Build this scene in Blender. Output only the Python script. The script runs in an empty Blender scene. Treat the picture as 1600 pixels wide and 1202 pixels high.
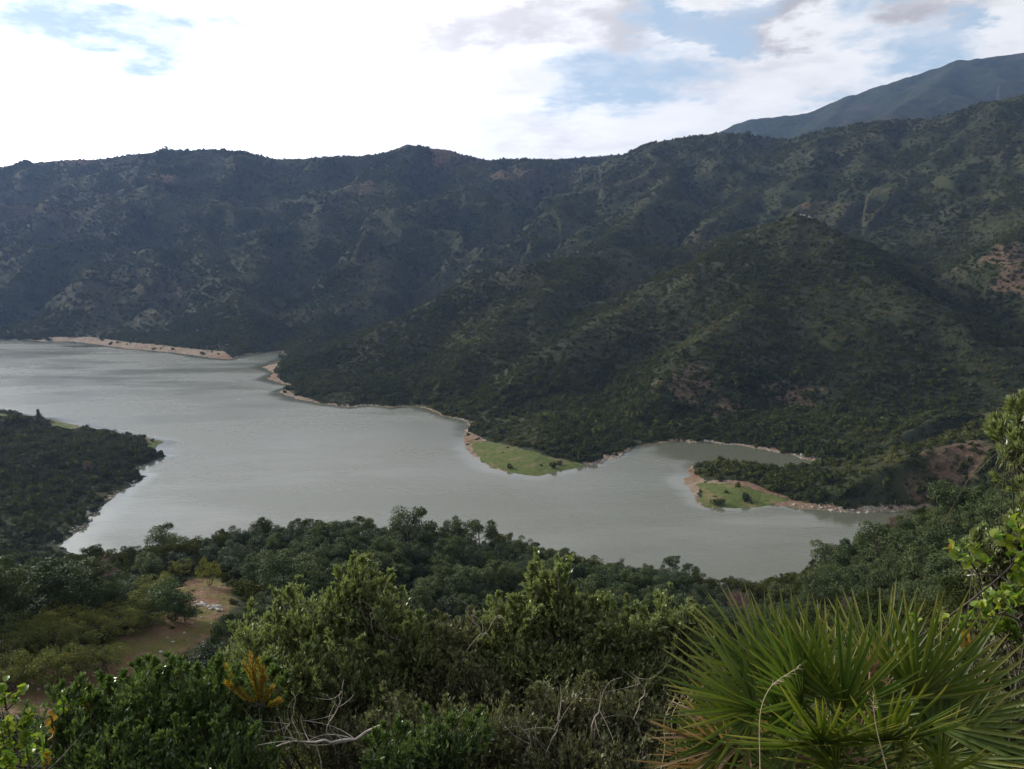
import bpy, math, random
import numpy as np
from math import radians as R, pi
random.seed(7); rng = np.random.default_rng(7)
sc = bpy.context.scene
COL = sc.collection

# ------------------------------------------------------------------ camera
CAM_Z = 120.0
PITCH = R(10.0)
FPX = 1209.0                                  # focal length in pixels of a 1600 wide picture
cam_d = bpy.data.cameras.new('camera'); cam_d.sensor_width = 36.0
cam_d.lens = 36.0 * FPX / 1600.0
cam_d.clip_start = 0.05; cam_d.clip_end = 20000
cam = bpy.data.objects.new('camera', cam_d); COL.objects.link(cam)
cam.location = (0, 0, CAM_Z); cam.rotation_euler = (pi/2 - PITCH, 0, 0)
sc.camera = cam
sc.cycles.max_bounces = 4; sc.cycles.diffuse_bounces = 2; sc.cycles.glossy_bounces = 2; sc.cycles.transmission_bounces = 2; sc.cycles.volume_bounces = 0; sc.cycles.transparent_max_bounces = 4

# ------------------------------------------------------------------ light and exposure
SUN_EL, SUN_AZ = R(25), R(-62)                 # azimuth measured from +Y (view direction) towards +X
sc.view_settings.view_transform = 'Standard'; sc.view_settings.look = 'None'
sc.view_settings.gamma = 1.0; sc.view_settings.use_curve_mapping = False
sc.view_settings.exposure = -0.04
sd_ = bpy.data.lights.new('sun', 'SUN'); sd_.energy = 5.0; sd_.angle = R(3); sd_.color = (1.0, 0.93, 0.82)
sun = bpy.data.objects.new('sun', sd_); COL.objects.link(sun)
# the lamp shines along its -Z; put its +Z on the sun's direction
from mathutils import Vector
sdir = Vector((math.sin(SUN_AZ)*math.cos(SUN_EL), math.cos(SUN_AZ)*math.cos(SUN_EL), math.sin(SUN_EL)))
sun.rotation_euler = sdir.to_track_quat('Z', 'Y').to_euler()

world = bpy.data.worlds.new('World'); sc.world = world; world.use_nodes = True
world.cycles.sampling_method = 'MANUAL'; world.cycles.sample_map_resolution = 512
def build_sky():
    nt = world.node_tree; nt.nodes.clear(); N = nt.nodes.new; L = nt.links.new
    def m(op, a, b=None, c=None, clamp=False):
        n = N('ShaderNodeMath'); n.operation = op; n.use_clamp = clamp
        for i, v in enumerate((a, b, c)):
            if v is None: continue
            if isinstance(v, (int, float)): n.inputs[i].default_value = v
            else: L(v, n.inputs[i])
        return n.outputs[0]
    def ss(v, a, b):
        n = N('ShaderNodeMapRange'); n.interpolation_type = 'SMOOTHSTEP'
        L(v, n.inputs[0]); n.inputs[1].default_value = a; n.inputs[2].default_value = b
        return n.outputs[0]
    sky = N('ShaderNodeTexSky'); sky.sky_type = 'NISHITA'; sky.sun_disc = False
    sky.sun_elevation = SUN_EL; sky.sun_rotation = SUN_AZ
    sky.air_density = 1.0; sky.dust_density = 0.6; sky.ozone_density = 1.5
    tc = N('ShaderNodeTexCoord'); sx = N('ShaderNodeSeparateXYZ'); L(tc.outputs['Generated'], sx.inputs[0])
    x, y, z = sx.outputs
    az = m('MULTIPLY', m('ARCTAN2', x, y), 180/pi)
    el = m('MULTIPLY', m('ARCSINE', m('MAXIMUM', m('MINIMUM', z, 1.0), -1.0)), 180/pi)
    # clouds lie on a high flat layer, so they crowd towards the horizon
    den = m('ADD', m('MAXIMUM', z, 0.0), 0.22)
    cx = N('ShaderNodeCombineXYZ'); L(m('DIVIDE', x, den), cx.inputs[0]); L(m('DIVIDE', y, den), cx.inputs[1]); L(m('MULTIPLY', z, 2.5), cx.inputs[2])
    def noise(scale, det, rough=0.55, off=0.0, dist=0.0):
        mp = N('ShaderNodeMapping'); L(cx.outputs[0], mp.inputs[0]); mp.inputs[1].default_value = (off, off*0.7, off*0.3)
        n = N('ShaderNodeTexNoise'); L(mp.outputs[0], n.inputs[0]); n.inputs['Scale'].default_value = scale
        n.inputs['Detail'].default_value = det; n.inputs['Roughness'].default_value = rough; n.inputs['Distortion'].default_value = dist
        return n.outputs[0]
    w1 = m('SUBTRACT', noise(3.2, 6, 0.6, 3.1), 0.5)
    w2 = m('SUBTRACT', noise(3.0, 6, 0.6, 9.7), 0.5)
    azw = m('ADD', az, m('MULTIPLY', w1, 22.0)); elw = m('ADD', el, m('MULTIPLY', w2, 10.0))
    def blob(px, py, wpx, hpx, soft=0.38):
        u = (px-800)/FPX; v = (601-py)/FPX
        dx, dy, dz = u, math.cos(PITCH)+v*math.sin(PITCH), -math.sin(PITCH)+v*math.cos(PITCH)
        a0 = math.degrees(math.atan2(dx, dy)); e0 = math.degrees(math.atan2(dz, math.hypot(dx, dy)))
        ra = wpx/FPX*50; re = hpx/FPX*50
        a = m('DIVIDE', m('SUBTRACT', azw, a0), ra); e = m('DIVIDE', m('SUBTRACT', elw, e0), re)
        d = m('SQRT', m('ADD', m('MULTIPLY', a, a), m('MULTIPLY', e, e)))
        return m('SUBTRACT', 1.0, ss(d, soft, 1.55-soft))
    hole = None
    for b in ((200, 55, 220, 70), (140, 14, 130, 34), (1000, 118, 190, 62), (1085, 22, 140, 34), (1430, 82, 130, 62), (1500, 25, 60, 40)):
        k = blob(*b); hole = k if hole is None else m('MAXIMUM', hole, k)
    gen = ss(noise(1.1, 7, 0.6, 21.0), 0.36, 0.50)             # broken deck above the view, its unseen gaps opened to cut ambient light
    up = ss(el, 30.0, 46.0)
    hole = m('MAXIMUM', hole, m('MULTIPLY', gen, m('MULTIPLY', up, 0.9)))
    # darker undersides
    grey = m('MULTIPLY', ss(noise(2.1, 7, 0.62, 5.0), 0.44, 0.84), 0.85)
    for b, s in (((1290, 14, 230, 26), 1.5), ((760, 50, 140, 30), 0.95), ((960, 48, 90, 34), 1.0), ((620, 135, 60, 18), 0.5), ((1150, 80, 90, 26), 0.4), ((770, 120, 80, 26), 0.4)):
        grey = m('MAXIMUM', grey, m('MULTIPLY', blob(*b, soft=0.08), s))
    # brighter towards the sun behind the cloud
    ca = N('ShaderNodeVectorMath'); ca.operation = 'DOT_PRODUCT'; L(tc.outputs['Generated'], ca.inputs[0])
    ca.inputs[1].default_value = tuple(sdir)
    glow = m('POWER', m('MAXIMUM', ca.outputs['Value'], 0.0), 3.0)
    lum = m('ADD', 0.98, m('MULTIPLY', glow, 2.6))
    lum = m('MULTIPLY', lum, m('SUBTRACT', 1.0, m('MULTIPLY', grey, 0.33)))
    lum = m('MULTIPLY', lum, m('ADD', 0.90, m('MULTIPLY', noise(6.0, 6, 0.6, 2.0), 0.2)))
    cc = N('ShaderNodeMix'); cc.data_type = 'RGBA'; L(m('MINIMUM', grey, 1.0), cc.inputs[0])
    cc.inputs[6].default_value = (1.0, 1.0, 1.0, 1); cc.inputs[7].default_value = (0.93, 0.90, 0.92, 1)
    cl = N('ShaderNodeVectorMath'); cl.operation = 'SCALE'; L(cc.outputs[2], cl.inputs[0]); L(m('MULTIPLY', lum, 10.0), cl.inputs[3])
    veil = N('ShaderNodeMix'); veil.data_type = 'RGBA'; veil.inputs[0].default_value = 0.46   # thin high veil in the gaps
    L(sky.outputs[0], veil.inputs[6]); vs = N('ShaderNodeVectorMath'); vs.operation = 'SCALE'; vs.inputs[0].default_value = (8.0, 9.9, 11.6); L(m('ADD', 1.0, m('MULTIPLY', glow, 0.25)), vs.inputs[3]); L(vs.outputs[0], veil.inputs[7])
    mx = N('ShaderNodeMix'); mx.data_type = 'RGBA'; L(m('MULTIPLY', hole, m('ADD', 0.70, m('MULTIPLY', ss(noise(4.0, 7, 0.65, 33.0), 0.36, 0.56), 0.30))), mx.inputs[0]); L(cl.outputs[0], mx.inputs[6]); L(veil.outputs[2], mx.inputs[7])
    bg = N('ShaderNodeBackground'); L(mx.outputs[2], bg.inputs[0]); bg.inputs[1].default_value = 0.1
    out = N('ShaderNodeOutputWorld'); L(bg.outputs[0], out.inputs[0])
build_sky()

# ------------------------------------------------------------------ helpers
def tag(o, label=None, cat=None, group=None, kind=None):
    if label: o['label'] = label
    if cat: o['category'] = cat
    if group: o['group'] = group
    if kind: o['kind'] = kind
    return o
def empty(name, loc, rz=0.0):
    o = bpy.data.objects.new(name, None); COL.objects.link(o); o.location = loc; o.rotation_euler = (0, 0, rz)
    o.empty_display_size = 0.3
    return o
def mesh_np(name, V, F, mat=None, smooth=False, attrs=None, matidx=None):
    """F is (n,3) or (n,4) int array, or a list of such arrays"""
    me = bpy.data.meshes.new(name)
    Fs = F if isinstance(F, list) else [F]
    Fs = [f for f in Fs if len(f)]
    V = np.asarray(V, dtype=np.float32)
    me.vertices.add(len(V)); me.vertices.foreach_set('co', V.ravel())
    nl = sum(f.size for f in Fs); nf = sum(len(f) for f in Fs)
    me.loops.add(nl); me.loops.foreach_set('vertex_index', np.concatenate([f.ravel() for f in Fs]).astype(np.int32))
    me.polygons.add(nf)
    tot = np.concatenate([np.full(len(f), f.shape[1]) for f in Fs]).astype(np.int32)
    me.polygons.foreach_set('loop_start', (np.cumsum(tot)-tot).astype(np.int32))
    if hasattr(me.polygons[0], 'loop_total'):
        try: me.polygons.foreach_set('loop_total', tot)
        except Exception: pass
    if smooth: me.polygons.foreach_set('use_smooth', np.ones(nf, dtype=bool))
    if matidx is not None: me.polygons.foreach_set('material_index', np.asarray(matidx, dtype=np.int32))
    for k, v in (attrs or {}).items():
        v = np.asarray(v, dtype=np.float32)
        a = me.attributes.new(k, 'FLOAT' if v.ndim == 1 else 'FLOAT_VECTOR', 'POINT')
        a.data.foreach_set('value' if v.ndim == 1 else 'vector', v.ravel())
    me.update(calc_edges=True)
    if mat:
        for mm in (mat if isinstance(mat, (list, tuple)) else [mat]): me.materials.append(mm)
    return me
def obj(name, me, parent=None, loc=None):
    o = bpy.data.objects.new(name, me); COL.objects.link(o)
    if parent: o.parent = parent
    if loc is not None: o.location = loc
    return o
def copy_tree(o, parent=None):
    c = o.copy(); COL.objects.link(c)
    if parent is not None: c.parent = parent
    for ch in list(o.children): copy_tree(ch, c)
    return c

# gradient noise in numpy
_rp = np.random.default_rng(11); _perm = np.concatenate([_rp.permutation(512)]*2); _ga = _rp.uniform(0, 2*pi, 512)
_gx, _gy = np.cos(_ga), np.sin(_ga)
def gnoise(x, y, seed=0):
    x = x + seed*17.31; y = y - seed*9.77
    xi = np.floor(x).astype(np.int64); yi = np.floor(y).astype(np.int64); fx = x-xi; fy = y-yi
    u = fx*fx*fx*(fx*(fx*6-15)+10); v = fy*fy*fy*(fy*(fy*6-15)+10)
    def g(i, j):
        h = _perm[(_perm[(xi+i) & 511] + ((yi+j) & 511)) & 511]
        return _gx[h]*(fx-i) + _gy[h]*(fy-j)
    a = g(0, 0); b = g(1, 0); c = g(0, 1); d = g(1, 1)
    return ((a+(b-a)*u)*(1-v) + (c+(d-c)*u)*v)*1.5
def fbm(x, y, n=4, seed=0, gain=0.5):
    s = np.zeros_like(x); a = 1.0; f = 1.0
    for i in range(n): s += a*gnoise(x*f, y*f, seed+i*3); a *= gain; f *= 2.03
    return s
def sstep(v, a, b):
    t = np.clip((v-a)/(b-a), 0, 1); return t*t*(3-2*t)

# picture ray -> point in the place
def ray(px, py):
    u = (px-800)/FPX; v = (601-py)/FPX
    return (u, math.cos(PITCH)+v*math.sin(PITCH), -math.sin(PITCH)+v*math.cos(PITCH))
def P(px, py, Y):
    d = ray(px, py); t = Y/d[1]
    return (d[0]*t, Y, CAM_Z+d[2]*t)
def W(px, py, z=0.0):
    d = ray(px, py); t = (z-CAM_Z)/d[2]
    return (d[0]*t, d[1]*t)
def project(x, y, z):
    z = z-CAM_Z; c, s = math.cos(PITCH), math.sin(PITCH)
    f = y*c - z*s; up = y*s + z*c
    return 800+FPX*x/f, 601-FPX*up/f

# ------------------------------------------------------------------ the lie of the land
LAKE_PX = [(-420,505),(-200,520),(-60,529),(0,532),(40,531),(70,534),(105,533),(140,537),(200,545),(260,550),(300,555),(335,560),(357,562),(380,556),(405,551),(440,549),
 (448,556),(432,566),(410,574),(428,583),(420,592),(440,600),(462,603),(434,613),(465,624),(500,631),(545,637),(575,633),(610,637),(650,634),(672,641),(690,650),(725,657),(733,664),(722,680),(727,697),(737,712),(768,732),(835,745),(868,738),(900,731),
 (940,724),(968,715),(985,700),(1010,695),(1050,691),(1110,691),(1150,696),(1200,704),(1240,712),(1275,722),(1320,724),(1360,722),(1400,712),(1440,700),(1480,686),(1520,674),
 (1530,680),(1500,692),(1450,708),(1400,724),(1340,734),(1280,734),(1200,728),(1130,722),(1095,722),(1074,733),(1082,744),(1065,749),(1070,758),(1082,770),(1088,785),(1105,793),(1150,796),(1210,790),(1245,794),(1290,798),(1340,801),(1400,799),(1450,797),(1500,799),
 (1460,830),(1400,890),(1330,960),(1230,1000),(1100,1010),(900,990),(700,965),(500,940),(350,915),(250,895),(160,875),(105,860),(92,850),
 (128,828),(150,800),(185,772),(222,750),(230,744),(214,742),(222,728),(262,713),(245,704),(246,696),(258,690),(230,684),(205,682),(150,672),(120,664),(80,656),(40,650),(-20,640),(-120,622),(-260,605),(-420,590)]
LAKE = np.array([W(a, b) for a, b in LAKE_PX])
def poly_sd(x, y, poly):
    """signed distance, positive outside"""
    a = poly; b = np.roll(poly, -1, axis=0)
    best = np.full(x.shape, 1e18); inside = np.zeros(x.shape, bool)
    for (ax, ay), (bx, by) in zip(a, b):
        ex, ey = bx-ax, by-ay; wx, wy = x-ax, y-ay
        t = np.clip((wx*ex+wy*ey)/(ex*ex+ey*ey+1e-12), 0, 1)
        dx, dy = wx-ex*t, wy-ey*t
        best = np.minimum(best, dx*dx+dy*dy)
        c = ((ay > y) != (by > y)) & (x < (bx-ax)*(y-ay)/(by-ay+1e-12)+ax)
        inside ^= c
    d = np.sqrt(best)
    return np.where(inside, -d, d)
def ridge(pts, slope, tree=0.0):
    return ([P(px, py, Y)[:2]+(P(px, py, Y)[2]-tree,) for px, py, Y in pts], slope)
RIDGES = [
 # skyline on the far side, then its spurs down to the water
 ridge([(-700,300,2050),(-300,272,2000),(0,262,1950),(60,252,1930),(100,247,1900),(155,247,1900),(210,238,1880),(270,235,1870),(330,231,1850),(380,236,1850),(440,247,1850),(520,244,1850),(590,239,1850),(640,224,1850),(690,231,1850),(760,248,1850),(880,246,1900),(960,240,1950),(1060,238,2100)], 0.42, 4),
 ridge([(330,231,1850),(300,330,1500),(345,420,1200),(385,490,1000),(375,545,880)], 0.50, 3),
 ridge([(640,224,1850),(575,320,1500),(610,400,1300),(540,480,1080),(480,525,940)], 0.50, 3),
 ridge([(440,247,1850),(455,330,1560),(500,400,1300)], 0.46, 3),
 ridge([(760,248,1850),(720,320,1600),(700,380,1400)], 0.46, 3),
 ridge([(100,247,1900),(150,350,1480),(190,440,1210),(205,520,1050)], 0.50, 3),
 ridge([(210,238,1880),(60,330,1560),(10,420,1290),(-50,490,1110)], 0.50, 3),
 ridge([(-300,272,2000),(-200,350,1600),(-220,450,1300),(-230,500,1160)], 0.50, 3),
 # right hand mountain
 ridge([(1000,231,1750),(1020,222,1700),(1080,211,1650),(1140,204,1620),(1190,212,1600),(1240,214,1580),(1300,198,1530),(1370,186,1480),(1460,182,1440),(1530,160,1400),(1600,145,1350),(1800,90,1300),(2200,60,1300)], 0.50, 4),
 ridge([(1000,231,1750),(930,285,1500),(870,322,1350),(820,365,1250),(765,412,1150),(715,452,1080)], 0.64, 3),
 ridge([(1080,211,1650),(1050,280,1400),(980,340,1200),(960,380,1050)], 0.62, 3),
 ridge([(1240,214,1580),(1190,290,1350),(1130,330,1200)], 0.62, 3),
 ridge([(1370,186,1480),(1345,262,1270),(1330,378,1040),(1290,372,880)], 0.5, 3),
 ridge([(1460,182,1440),(1420,285,1200),(1470,390,960),(1540,470,800)], 0.55, 3),
 ridge([(1600,145,1350),(1570,260,1100),(1640,330,900),(1578,372,770),(1590,470,700),(1600,560,630),(1580,640,540)], 0.62, 3),
 # the lower hill behind the central one
 ridge([(1200,345,1120),(1080,383,1060),(1000,384,1020),(900,397,970),(820,408,930),(700,468,860),(600,506,800),(500,546,760),(440,574,725)], 0.42, 4),
 ridge([(900,397,970),(840,470,800),(760,530,700),(690,590,620),(640,625,600)], 0.38, 3),
 ridge([(700,468,860),(620,540,740),(560,600,665)], 0.35, 3),
 # central pointed hill
 ridge([(1258,330,820),(1200,353,810),(1150,378,800),(1090,404,780),(1040,441,750),(960,486,700),(880,531,650),(800,592,590),(765,640,540),(770,690,480)], 0.50, 3),
 ridge([(1258,330,820),(1200,440,700),(1090,530,600),(1010,620,530),(960,690,480)], 0.58, 3),
 ridge([(1258,330,820),(1340,402,800),(1450,492,760),(1540,582,700),(1580,640,640)], 0.60, 3),
 ridge([(1258,330,820),(1300,450,720),(1335,560,625),(1365,650,550),(1380,700,490)], 0.42, 3),
 # low spit on the right and the peninsula on the other side
 ridge([(1095,728,402),(1150,724,395),(1250,738,385),(1350,735,375),(1430,715,370),(1500,692,365),(1600,676,362),(1800,600,380)], 0.32, 2),
 ridge([(1430,715,370),(1470,760,330),(1530,780,300)], 0.5, 1),
 ridge([(-400,560,560),(-150,612,510),(0,646,480),(80,680,470),(150,700,452),(225,710,440)], 0.42, 4),
 ridge([(-500,600,500),(-150,690,400),(0,730,375),(100,765,370)], 0.55, 4),
]
BACK = [
 ridge([(600,330,3600),(1000,250,3500),(1100,216,3400),(1150,193,3350),(1180,184,3300),(1260,176,3300),(1330,148,3200),(1420,119,3200),(1500,93,3200),(1560,87,3200),(1600,81,3200),(1800,60,3200),(2400,60,3000)], 0.42, 4),
 ridge([(1330,148,3200),(1290,190,2800),(1200,230,2500)], 0.42, 4),
 ridge([(1500,93,3200),(1450,140,2700),(1380,180,2300)], 0.42, 4),
]
def ridge_field(x, y, ridges, k=7.0):
    H = np.full(x.shape, -60.0); D = np.full(x.shape, 1e9)
    for pts, sl in ridges:
        best = np.full(x.shape, -1e9); bd = np.full(x.shape, 1e9)
        for (ax, ay, az), (bx, by, bz) in zip(pts[:-1], pts[1:]):
            ex, ey = bx-ax, by-ay; wx, wy = x-ax, y-ay
            t = np.clip((wx*ex+wy*ey)/(ex*ex+ey*ey), 0, 1)
            d = np.hypot(wx-ex*t, wy-ey*t)
            h = az+(bz-az)*t - sl*(np.sqrt(d*d+64.0)-8.0)
            m = h > best; best = np.where(m, h, best); bd = np.where(m, d, bd)
        hh = np.clip(0.5+0.5*(best-H)/k, 0, 1)
        H = H+(best-H)*hh + k*hh*(1-hh)*0.5
        D = np.minimum(D, bd)
    return H, D
# near side: thin plate through points read off the picture with their distances
NEAR = []
def npt(px, py, Y, t=0.0): a = P(px, py, Y); NEAR.append((a[0], a[1], max(a[2]-t, 0.3)))
NEAR += [(0,0,118.4),(-6,0,118.3),(6,0,118.7),(0,-30,134),(-60,-25,124),(60,-25,136),(0,-120,170),(-200,-100,150),(200,-100,175),
         (0,5,115.9),(-5,5,115.4),(5,5,116.2),(0,12,111.5),(-12,12,110.0),(14,12,112.5),
         (0,22,105),(-16,22,102.5),(16,22,106),(0,40,94),(-25,40,91.5),(25,40,96),(-70,20,98),(70,20,112),(-150,30,70),(150,20,115)]
for q in ((60,1100,57),(200,1010,70),(350,1000,74),(300,930,92),(350,920,96),(240,1020,69),(0,1040,62),(-200,1040,66),(150,1060,64),(400,960,86)): npt(*q)
for q in ((0,900,150),(100,868,150),(250,843,150),(400,808,150),(500,810,155),(640,812,155),(760,826,155),(900,856,155),(1050,875,155),(1150,908,150),(1200,935,145),(1245,962,140),
          (0,930,125),(150,925,120),(400,880,118),(600,880,122),(800,905,120),(1000,935,115),(-200,900,170),(-200,980,110),
          (550,960,92),(750,980,88),(950,1000,84)): npt(*q, 6)
for q in ((1290,900,128),(1335,872,128),(1400,828,135),(1450,800,150),(1600,775,150),(1550,850,95),(1400,930,90),(1300,970,95),(1700,740,120),(1900,700,120),(1500,780,200),(1600,755,190)): npt(*q, 6)
for q in ((1480,770,262),(1560,745,250),(1700,700,250),(1540,720,320),(1700,660,340),(1900,600,300)): npt(*q, 3)
for q in ((105,860),(250,895),(500,940),(700,965),(900,990),(1100,1010),(1230,1000),(1330,960),(1400,890),(1460,830),(1400,800),(1300,800)):
    a = W(*q); NEAR.append((a[0], a[1], 0.2))
NEAR += [(-150,260,2),(-200,200,30),(-300,250,40),(300,100,120),(300,300,70),(-300,0,90)]
def tps_fit(pts):
    p = np.array(pts, float); n = len(p); s = 100.0
    X = p[:, :2]/s; r2 = ((X[:, None]-X[None])**2).sum(-1)
    K = 0.5*r2*np.log(r2+1e-9) + np.eye(n)*2e-3
    Q = np.c_[np.ones(n), X]; A = np.block([[K, Q], [Q.T, np.zeros((3, 3))]])
    sol = np.linalg.solve(A, np.r_[p[:, 2], 0, 0, 0])
    def f(x, y):
        x = x/s; y = y/s; o = sol[n]+sol[n+1]*x+sol[n+2]*y
        for i in range(n):
            r = (x-X[i, 0])**2+(y-X[i, 1])**2; o = o+sol[i]*0.5*r*np.log(r+1e-9)
        return o
    return f
near_f = tps_fit(NEAR)

def wpoly(pts, z=1.0): return np.array([W(a, b, z) for a, b in pts])
GRASS_POLYS = [wpoly([(733,688),(760,690),(800,702),(850,716),(905,722),(930,726),(870,737),(835,744),(772,730),(745,714)]),
               wpoly([(1090,756),(1120,757),(1160,764),(1200,772),(1235,782),(1205,790),(1150,795),(1108,792),(1092,780)]),
               wpoly([(66,657),(90,652),(118,656),(130,664),(104,672),(78,668)], 3.0),
               wpoly([(226,688),(252,684),(262,690),(245,697),(232,696)]),
               wpoly([(-10,655),(12,655),(16,662),(-10,664)], 8.0),
               wpoly([(1500,668),(1540,656),(1580,654),(1590,662),(1560,668),(1520,676)], 6.0)]
BARE_POLYS = [wpoly([(66,529),(140,529),(200,537),(260,543),(315,549),(350,552),(368,562),(335,566),(200,551),(120,540),(66,538)], 1.0), wpoly([(404,574),(436,567),(428,582),(440,596),(462,601),(446,609),(470,619),(500,627),(495,632),(460,624),(430,613),(418,594)], 1.0),
              wpoly([(1068,738),(1084,738),(1100,752),(1088,772),(1066,750)]), wpoly([(1095,752),(1170,760),(1250,784),(1290,798),(1240,790),(1150,770)]),
              wpoly([(722,672),(738,676),(760,690),(752,720),(728,700)])]
CLEAR_PX = [(318,905),(352,915),(360,935),(352,965),(330,990),(290,1012),(262,1040),(230,1062),(160,1075),(110,1110),(20,1130),(-60,1100),(-60,1060),(60,1040),(150,1010),(215,985),(248,958),(262,925),(290,908)]

def terrain(x, y, detail=True):
    """height, signed distance to the lake, ridge distance"""
    r = np.hypot(x, y)
    wx = x + 26*fbm(x/170, y/170, 3, 5); wy = y + 26*fbm(x/170, y/170, 3, 8)
    k = sstep(r, 380, 800)
    sd = poly_sd(x + (1.6*gnoise(x/9, y/9, 2)+0.8*gnoise(x/3.5, y/3.5, 3)), y + 2.0*gnoise(x/10, y/10, 4), LAKE)
    H, D = ridge_field(x+(wx-x)*k*0.4, y+(wy-y)*k*0.4, RIDGES, 5.0)
    # gullies
    a = sstep(D, 0, 90)*sstep(H, 0, 70)*k
    rid = 1-np.abs(gnoise(wx/185, wy/260, 1))*2; rid2 = 1-np.abs(gnoise(wx/62, wy/62, 2))*2
    H = H + a*(46*(rid-0.5) + 15*(rid2-0.5))*(0.28+0.72*sstep(r, 850, 1200)) + sstep(H, 3, 50)*k*(2.2*fbm(x/24, y/24, 3, 4))
    near = near_f(x, y)
    near = near + sstep(r, 14, 60)*(1.5*gnoise(x/28, y/28, 6)+0.5*gnoise(x/8, y/8, 7)) + sstep(r, 1, 6)*0.10*gnoise(x/1.3, y/1.3, 9)
    wn = 1-sstep(y, 235, 330)
    wn = np.where(x > 60, 1-sstep(y, 300, 345), wn)
    wn = np.where(x < -60, 1-sstep(np.hypot(x+60, y), 250, 320), wn)
    land = H*(1-wn)+near*wn
    fl = 0.10*np.clip(sd, 0, 60)+0.02*np.clip(sd, 0, 1e4)
    land = np.maximum(land, fl)
    # the bank
    flat = np.zeros(x.shape)
    for g in GRASS_POLYS[:4]+BARE_POLYS[2:]: flat = np.maximum(flat, 1-sstep(poly_sd(x, y, g), -2, 9))
    bank = np.where(sd < 6, 0.42*sd, 2.5+1.05*(sd-6))
    bank = bank*(1-flat)+flat*np.minimum(0.13*sd+0.1, 2.2+0.02*sd)
    land = np.minimum(land, bank)
    land = np.where(sd > 0, np.maximum(land, 0.05*sd), 0)
    z = np.where(sd > 0, land, np.maximum(-0.25*np.abs(sd), -12))
    return z, sd, D
def back_terrain(x, y):
    H, D = ridge_field(x, y, BACK, 20)
    wx = x+60*fbm(x/500, y/500, 2, 31)
    H = H + sstep(D, 0, 200)*(40*(0.5-np.abs(gnoise(wx/330, y/330, 12))*2)) + 5*fbm(x/60, y/60, 3, 3)
    return np.maximum(H, 0.0)
def hit(px, py, lift=0.0, tmax=1500.0):
    """where the sight line through a picture point meets the land"""
    d = np.array(ray(px, py)); t = np.exp(np.linspace(math.log(3), math.log(tmax), 2500))
    x = d[0]*t; y = d[1]*t; z = CAM_Z+d[2]*t
    h = np.maximum(terrain(x, y)[0], 0)+lift
    i = int(np.argmax(z < h)); i = max(i, 1)
    return float(x[i]), float(y[i]), float(h[i]-lift)

# ------------------------------------------------------------------ materials
class NB:
    def __init__(s, name):
        s.m = bpy.data.materials.new(name); s.m.use_nodes = True; s.nt = s.m.node_tree; s.nt.nodes.clear()
        s.out = s.nt.nodes.new('ShaderNodeOutputMaterial')
    def n(s, t, **k):
        o = s.nt.nodes.new(t)
        for a, b in k.items(): setattr(o, a, b)
        return o
    def l(s, a, b): s.nt.links.new(a, b)
    def math(s, op, a, b=0.0, clamp=False):
        n = s.n('ShaderNodeMath', operation=op, use_clamp=clamp)
        for i, v in enumerate((a, b)):
            if isinstance(v, (int, float)): n.inputs[i].default_value = v
            else: s.l(v, n.inputs[i])
        return n.outputs[0]
    def ss(s, v, a, b):
        n = s.n('ShaderNodeMapRange', interpolation_type='SMOOTHSTEP'); s.l(v, n.inputs[0]); n.inputs[1].default_value = a; n.inputs[2].default_value = b
        return n.outputs[0]
    def mix(s, f, a, b):
        n = s.n('ShaderNodeMix', data_type='RGBA')
        for i, v in ((0, f), (6, a), (7, b)):
            if isinstance(v, (int, float)): n.inputs[i].default_value = v
            elif isinstance(v, tuple): n.inputs[i].default_value = v if len(v) == 4 else v+(1,)
            else: s.l(v, n.inputs[i])
        return n.outputs[2]
    def noise(s, vec, scale, det=4, rough=0.55, col=False):
        n = s.n('ShaderNodeTexNoise'); s.l(vec, n.inputs[0]); n.inputs['Scale'].default_value = scale
        n.inputs['Detail'].default_value = det; n.inputs['Roughness'].default_value = rough
        return n.outputs[1 if col else 0]
    def attr(s, name, typ='GEOMETRY'):
        n = s.n('ShaderNodeAttribute', attribute_type=typ, attribute_name=name); return n.outputs['Fac']
    def pos(s): return s.n('ShaderNodeNewGeometry').outputs['Position']
    def obj(s): return s.n('ShaderNodeTexCoord').outputs['Object']
    def rnd(s): return s.n('ShaderNodeObjectInfo').outputs['Random']
    def bsdf(s, col, rough=0.8, spec=0.3, normal=None, trans=0.0):
        b = s.n('ShaderNodeBsdfPrincipled')
        if isinstance(col, tuple): b.inputs['Base Color'].default_value = col+(1,)
        else: s.l(col, b.inputs['Base Color'])
        b.inputs['Roughness'].default_value = rough; b.inputs['Specular IOR Level'].default_value = spec
        if normal is not None: s.l(normal, b.inputs['Normal'])
        o = b.outputs[0]
        if trans:
            t = s.n('ShaderNodeBsdfTranslucent')
            if isinstance(col, tuple): t.inputs[0].default_value = col+(1,)
            else:
                g = s.n('ShaderNodeVectorMath', operation='MULTIPLY'); s.l(col, g.inputs[0]); g.inputs[1].default_value = (1.25, 1.35, 0.7); s.l(g.outputs[0], t.inputs[0])
            mx = s.n('ShaderNodeMixShader'); mx.inputs[0].default_value = trans; s.l(o, mx.inputs[1]); s.l(t.outputs[0], mx.inputs[2]); o = mx.outputs[0]
        s.l(o, s.out.inputs[0]); return s.m
    def bump(s, h, strength=0.5, dist=0.1):
        b = s.n('ShaderNodeBump'); s.l(h, b.inputs['Height']); b.inputs['Strength'].default_value = strength; b.inputs['Distance'].default_value = dist
        return b.outputs[0]

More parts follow.
